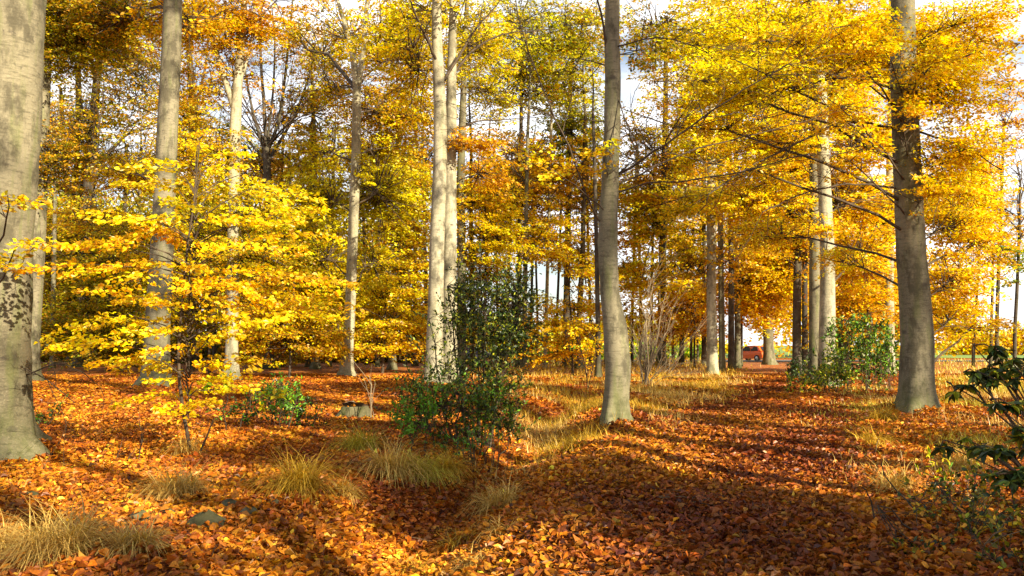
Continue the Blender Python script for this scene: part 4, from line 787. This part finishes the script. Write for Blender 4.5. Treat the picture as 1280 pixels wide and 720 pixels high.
# ---- ground ----------------------------------------------------------------------------------------------------
def spaced(a, b, fine, n):
    return np.linspace(a, b, n)
gx = np.concatenate([-np.geomspace(700, 30.5, 30), np.linspace(-30, 30, 301), np.geomspace(30.5, 700, 30)])
gy = np.concatenate([-np.geomspace(300, 12.2, 16), np.linspace(-12, 48, 331), np.geomspace(48.5, 900, 46)])
X, Y = np.meshgrid(gx, gy); far = np.clip((np.hypot(X, Y) - 60) / 30, 0, 1)
Z = terrain(X, Y) * (1 - far) - 0.012
mb = MB(); nx, ny = len(gx), len(gy)
i = np.arange(ny - 1)[:, None] * nx; j = np.arange(nx - 1)[None]
mb.add(np.stack([X, Y, Z], -1).reshape(-1, 3), np.stack([i + j, i + j + 1, i + nx + j + 1, i + nx + j], -1).reshape(-1, 4), smooth=True)
def ground_material():
    m, nt, N, K = mat("leafy forest ground")
    out = N("ShaderNodeOutputMaterial"); b = N("ShaderNodeBsdfPrincipled"); b.inputs["Roughness"].default_value = 0.75; b.inputs["Specular IOR Level"].default_value = 0.25
    tc = N("ShaderNodeTexCoord"); v = N("ShaderNodeTexVoronoi"); v.inputs["Scale"].default_value = 13; v.inputs["Randomness"].default_value = 1
    nz = N("ShaderNodeTexNoise"); nz.inputs["Scale"].default_value = 9; nz.inputs["Detail"].default_value = 3
    K(tc.outputs["Object"], nz.inputs["Vector"]); mx = N("ShaderNodeMix"); mx.data_type = "VECTOR"; mx.inputs["Factor"].default_value = 0.06
    K(tc.outputs["Object"], mx.inputs["A"]); K(nz.outputs["Color"], mx.inputs["B"]); K(mx.outputs["Result"], v.inputs["Vector"])
    sp = N("ShaderNodeSeparateColor"); K(v.outputs["Color"], sp.inputs[0])
    r = N("ShaderNodeValToRGB"); ramp(r, [(0.0, (0.05, 0.022, 0.01)), (0.18, (0.15, 0.042, 0.010)), (0.45, (0.30, 0.082, 0.010)), (0.7, (0.42, 0.125, 0.013)), (0.9, (0.52, 0.19, 0.02)), (1.0, (0.55, 0.28, 0.04))])
    K(sp.outputs[0], r.inputs["Fac"])
    # bare patches of humus and grassy ground
    n2 = N("ShaderNodeTexNoise"); n2.inputs["Scale"].default_value = 0.45; n2.inputs["Detail"].default_value = 5; K(tc.outputs["Object"], n2.inputs["Vector"])
    m2 = N("ShaderNodeMapRange"); m2.inputs["From Min"].default_value = 0.56; m2.inputs["From Max"].default_value = 0.68; m2.inputs["To Max"].default_value = 0.55; K(n2.outputs["Fac"], m2.inputs["Value"])
    x2 = N("ShaderNodeMix"); x2.data_type = "RGBA"; K(m2.outputs["Result"], x2.inputs["Factor"]); K(r.outputs["Color"], x2.inputs["A"]); x2.inputs["B"].default_value = (0.06, 0.028, 0.012, 1)
    K(x2.outputs["Result"], b.inputs["Base Color"])
    bp = N("ShaderNodeBump"); bp.inputs["Strength"].default_value = 0.8; bp.inputs["Distance"].default_value = 0.03; K(v.outputs["Distance"], bp.inputs["Height"]); K(bp.outputs[0], b.inputs["Normal"])
    K(b.outputs[0], out.inputs["Surface"]); return m
g = mb.build("ground", ground_material()); tag(g, "leaf-strewn forest floor", kind="structure")
def sheet(name, x0, x1, y0, y1, z, m):
    k = MB(); xs, ys = np.linspace(x0, x1, 60), np.linspace(y0, y1, 24); A, B = np.meshgrid(xs, ys); i = np.arange(23)[:, None] * 60; j = np.arange(59)[None]
    k.add(np.stack([A, B, np.full_like(A, z)], -1).reshape(-1, 3), np.stack([i + j, i + j + 1, i + 60 + j + 1, i + 60 + j], -1).reshape(-1, 4)); return tag(k.build(name, m), kind="structure")
sheet("field", -25, 600, 100, 800, 0.03, simple("pasture green", (0.15, 0.24, 0.03), 0.9, noise=.35, scale=.12))
sheet("road", 8, 200, 80, 87, 0.045, simple("lane asphalt", (0.09, 0.085, 0.08), 0.85, noise=.2, scale=2))

# ---- far woods and hedges: they read as one mass ------------------------------------------------------------------
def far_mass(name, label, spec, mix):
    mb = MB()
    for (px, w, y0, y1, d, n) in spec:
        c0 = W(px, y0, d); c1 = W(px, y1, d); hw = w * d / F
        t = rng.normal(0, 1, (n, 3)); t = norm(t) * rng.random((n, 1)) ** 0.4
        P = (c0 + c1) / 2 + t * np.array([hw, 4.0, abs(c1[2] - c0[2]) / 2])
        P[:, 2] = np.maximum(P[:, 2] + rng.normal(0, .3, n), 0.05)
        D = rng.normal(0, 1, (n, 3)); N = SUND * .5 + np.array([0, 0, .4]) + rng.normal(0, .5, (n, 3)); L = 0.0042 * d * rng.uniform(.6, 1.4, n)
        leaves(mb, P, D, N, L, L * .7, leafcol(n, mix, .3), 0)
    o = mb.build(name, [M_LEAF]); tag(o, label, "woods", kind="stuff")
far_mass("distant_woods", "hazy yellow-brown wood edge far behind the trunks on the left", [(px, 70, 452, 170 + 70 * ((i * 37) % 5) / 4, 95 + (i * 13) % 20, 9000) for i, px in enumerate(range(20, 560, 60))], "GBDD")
far_mass("distant_woods", "low far yellow-green woods behind the lit middle gap", [(px, 60, 452, 392 + (i * 29) % 34, 120 + (i * 17) % 30, 3200) for i, px in enumerate(range(560, 900, 45))], "GLYD")
far_mass("distant_woods", "golden far wood behind the right-hand trunks", [(px, 56, 450, 280 + (i * 41) % 70, 100 + (i * 11) % 20, 5000) for i, px in enumerate(range(985, 1190, 45))] + [(1225, 50, 452, 412, 130, 2500), (1290, 60, 452, 405, 130, 3000)], "OYBG")
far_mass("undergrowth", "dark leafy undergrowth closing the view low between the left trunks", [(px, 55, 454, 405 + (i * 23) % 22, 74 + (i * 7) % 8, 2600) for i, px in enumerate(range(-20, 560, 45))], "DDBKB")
far_mass("hedge", "green hedge line along the field beyond the wood", [(px, 30, 450, 434, 96, 900) for px in range(590, 900, 40)], "EEG")

# ---- unseen beeches added around the viewer to shade the scene -----------------------------------------------------
def around(p, s, H, z0, z1, r, cov, mix, k=0):
    x = p * 0.75 + s * SH[0]; y = p * 0.66 + s * SH[1]
    b = np.array([x, y, tz(x, y)]); root = thing("beech_tree", "unseen beech added out of view to cast shade over the scene", "tree", b, "unseen beeches added for their shade")
    tb = MB(); Q = np.array([b + [0, 0, -.1], b + [0, 0, .5], b + [.1, .1, H * .3], b + [.2, 0, H * .6], b + [.3, .1, H]]); tube(tb, smooth_path(Q, .6), np.interp(np.linspace(0, 1, len(smooth_path(Q, .6))), [0, 1], [.38, .06]), 14)
    tb.build("trunk", M_BEECH, root)
    cb = MB(); nb = max(3, int((z1 - z0) / 1.5))
    for i in range(nb):
        z = z0 + (z1 - z0) * (i + .5) / nb; a = rng.random() * 6.283; c = b + np.array([math.cos(a) * r * .8, math.sin(a) * r * .8, z])
        blob(cb, c, (r * .8, r * .8, (z1 - z0) / nb * .62), mix, min(.995, cov), 45, axis=(b[0], b[1], 0), limb_from=b + np.array([0.1, 0, max(1, z - 1.2)]), leafL=.13, per=40)
    cb.build("crown", [M_LEAF, M_TWIG], root)
DENS = 3.0
for a in [(7.3, -13, 18, 4.8, 11.5, 1.4, .9, "BOB"), (6.7, -20, 20, 8.5, 15, 1.4, .9, "BOB"), (8.3, -9, 15, 3.6, 7.5, 1.1, .93, "BOB"), (7.4, -27, 24, 13.0, 19, 1.2, .9, "BOB"), (2.0, -18, 26, 14.0, 18.5, 1.4, .22, "YO"), (-3.2, -18, 22, 8, 17, 1.6, .35, "YO"),
          (12.3, -20, 24, 16.5, 23, 1.9, .6, "YO"), (20.5, -20, 24, 13, 22, 2.4, .45, "YO"), (15.2, -20, 22, 12, 18, 1.0, .6, "YO"), (26, -26, 24, 15, 23, 2.0, .4, "YO"), (-7, -22, 22, 8, 18, 2.4, .5, "YO"),
          (9.3, -4.5, 22, 15, 21, 1.3, .3, "YO"), (11.3, -2.5, 20, 14, 19, 1.2, .3, "YO"), (14.4, -1.0, 22, 16, 21, 1.2, .3, "YO"), (17.8, 0.5, 21, 15, 20, 1.2, .3, "YO"), (3.3, -15, 18, 7.5, 11.5, 1.2, .4, "YOB"), (0.8, -21, 22, 11, 17, 1.9, .3, "YO")]:
    around(*a)

# ---- light, sky, camera -------------------------------------------------------------------------------------------
w = bpy.data.worlds.new("World"); SC.world = w; w.use_nodes = True
nt = w.node_tree; nt.nodes.clear(); N, K = nt.nodes.new, nt.links.new
out = N("ShaderNodeOutputWorld"); bg = N("ShaderNodeBackground"); sky = N("ShaderNodeTexSky"); sky.sky_type = "NISHITA"; sky.sun_disc = False
sky.sun_elevation = SUN_EL; sky.sun_rotation = math.atan2(SUND[0], SUND[1]); sky.air_density = 1.0; sky.dust_density = 0.8
tc = N("ShaderNodeTexCoord"); mp = N("ShaderNodeMapping"); mp.inputs["Scale"].default_value = (1.6, 1.6, 4.2); K(tc.outputs["Generated"], mp.inputs["Vector"])
cn = N("ShaderNodeTexNoise"); cn.inputs["Scale"].default_value = 2.6; cn.inputs["Detail"].default_value = 6; cn.inputs["Roughness"].default_value = 0.58; K(mp.outputs[0], cn.inputs["Vector"])
cm = N("ShaderNodeMapRange"); cm.inputs["From Min"].default_value = 0.31; cm.inputs["From Max"].default_value = 0.55; cm.inputs["To Max"].default_value = 0.9; K(cn.outputs["Fac"], cm.inputs["Value"])
cx = N("ShaderNodeMix"); cx.data_type = "RGBA"; sx = N("ShaderNodeSeparateXYZ"); K(tc.outputs["Generated"], sx.inputs[0]); zm = N("ShaderNodeMapRange"); zm.inputs["From Min"].default_value = 0.38; zm.inputs["From Max"].default_value = 0.62; zm.inputs["To Min"].default_value = 1; zm.inputs["To Max"].default_value = 0.12; K(sx.outputs["Z"], zm.inputs["Value"])
mm = N("ShaderNodeMath"); mm.operation = "MULTIPLY"; K(cm.outputs["Result"], mm.inputs[0]); K(zm.outputs["Result"], mm.inputs[1]); K(mm.outputs[0], cx.inputs["Factor"]); K(sky.outputs["Color"], cx.inputs["A"]); cx.inputs["B"].default_value = (13, 13, 13.2, 1)
K(cx.outputs["Result"], bg.inputs["Color"]); bg.inputs["Strength"].default_value = 0.05; K(bg.outputs[0], out.inputs["Surface"])
sl = bpy.data.lights.new("sun", "SUN"); sl.energy = 5.0; sl.angle = math.radians(0.55); sl.color = (1.0, 0.86, 0.62)
so = bpy.data.objects.new("sun", sl); COL.objects.link(so)
from mathutils import Vector
so.rotation_euler = Vector(SUND).to_track_quat("Z", "Y").to_euler(); so.location = Vector(SUND) * 60
cam = bpy.data.cameras.new("camera"); co = bpy.data.objects.new("camera", cam); COL.objects.link(co)
cam.sensor_width = 36; cam.lens = F / 1280 * 36; cam.clip_end = 3000; cam.clip_start = 0.05
co.location = (0, 0, CAM_H + tz(0, 0) * 0); co.rotation_euler = (math.pi / 2 + PITCH, 0, 0)
SC.camera = co
SC.view_settings.view_transform = "Standard"; SC.view_settings.look = "None"; SC.view_settings.gamma = 1; SC.view_settings.use_curve_mapping = False
SC.view_settings.exposure = 1.55
SC.render.film_transparent = False
SC.cycles.max_bounces = 6; SC.cycles.diffuse_bounces = 4; SC.cycles.glossy_bounces = 2; SC.cycles.transmission_bounces = 4
SC.cycles.use_denoising = True
SC.cycles.sample_clamp_indirect = 6
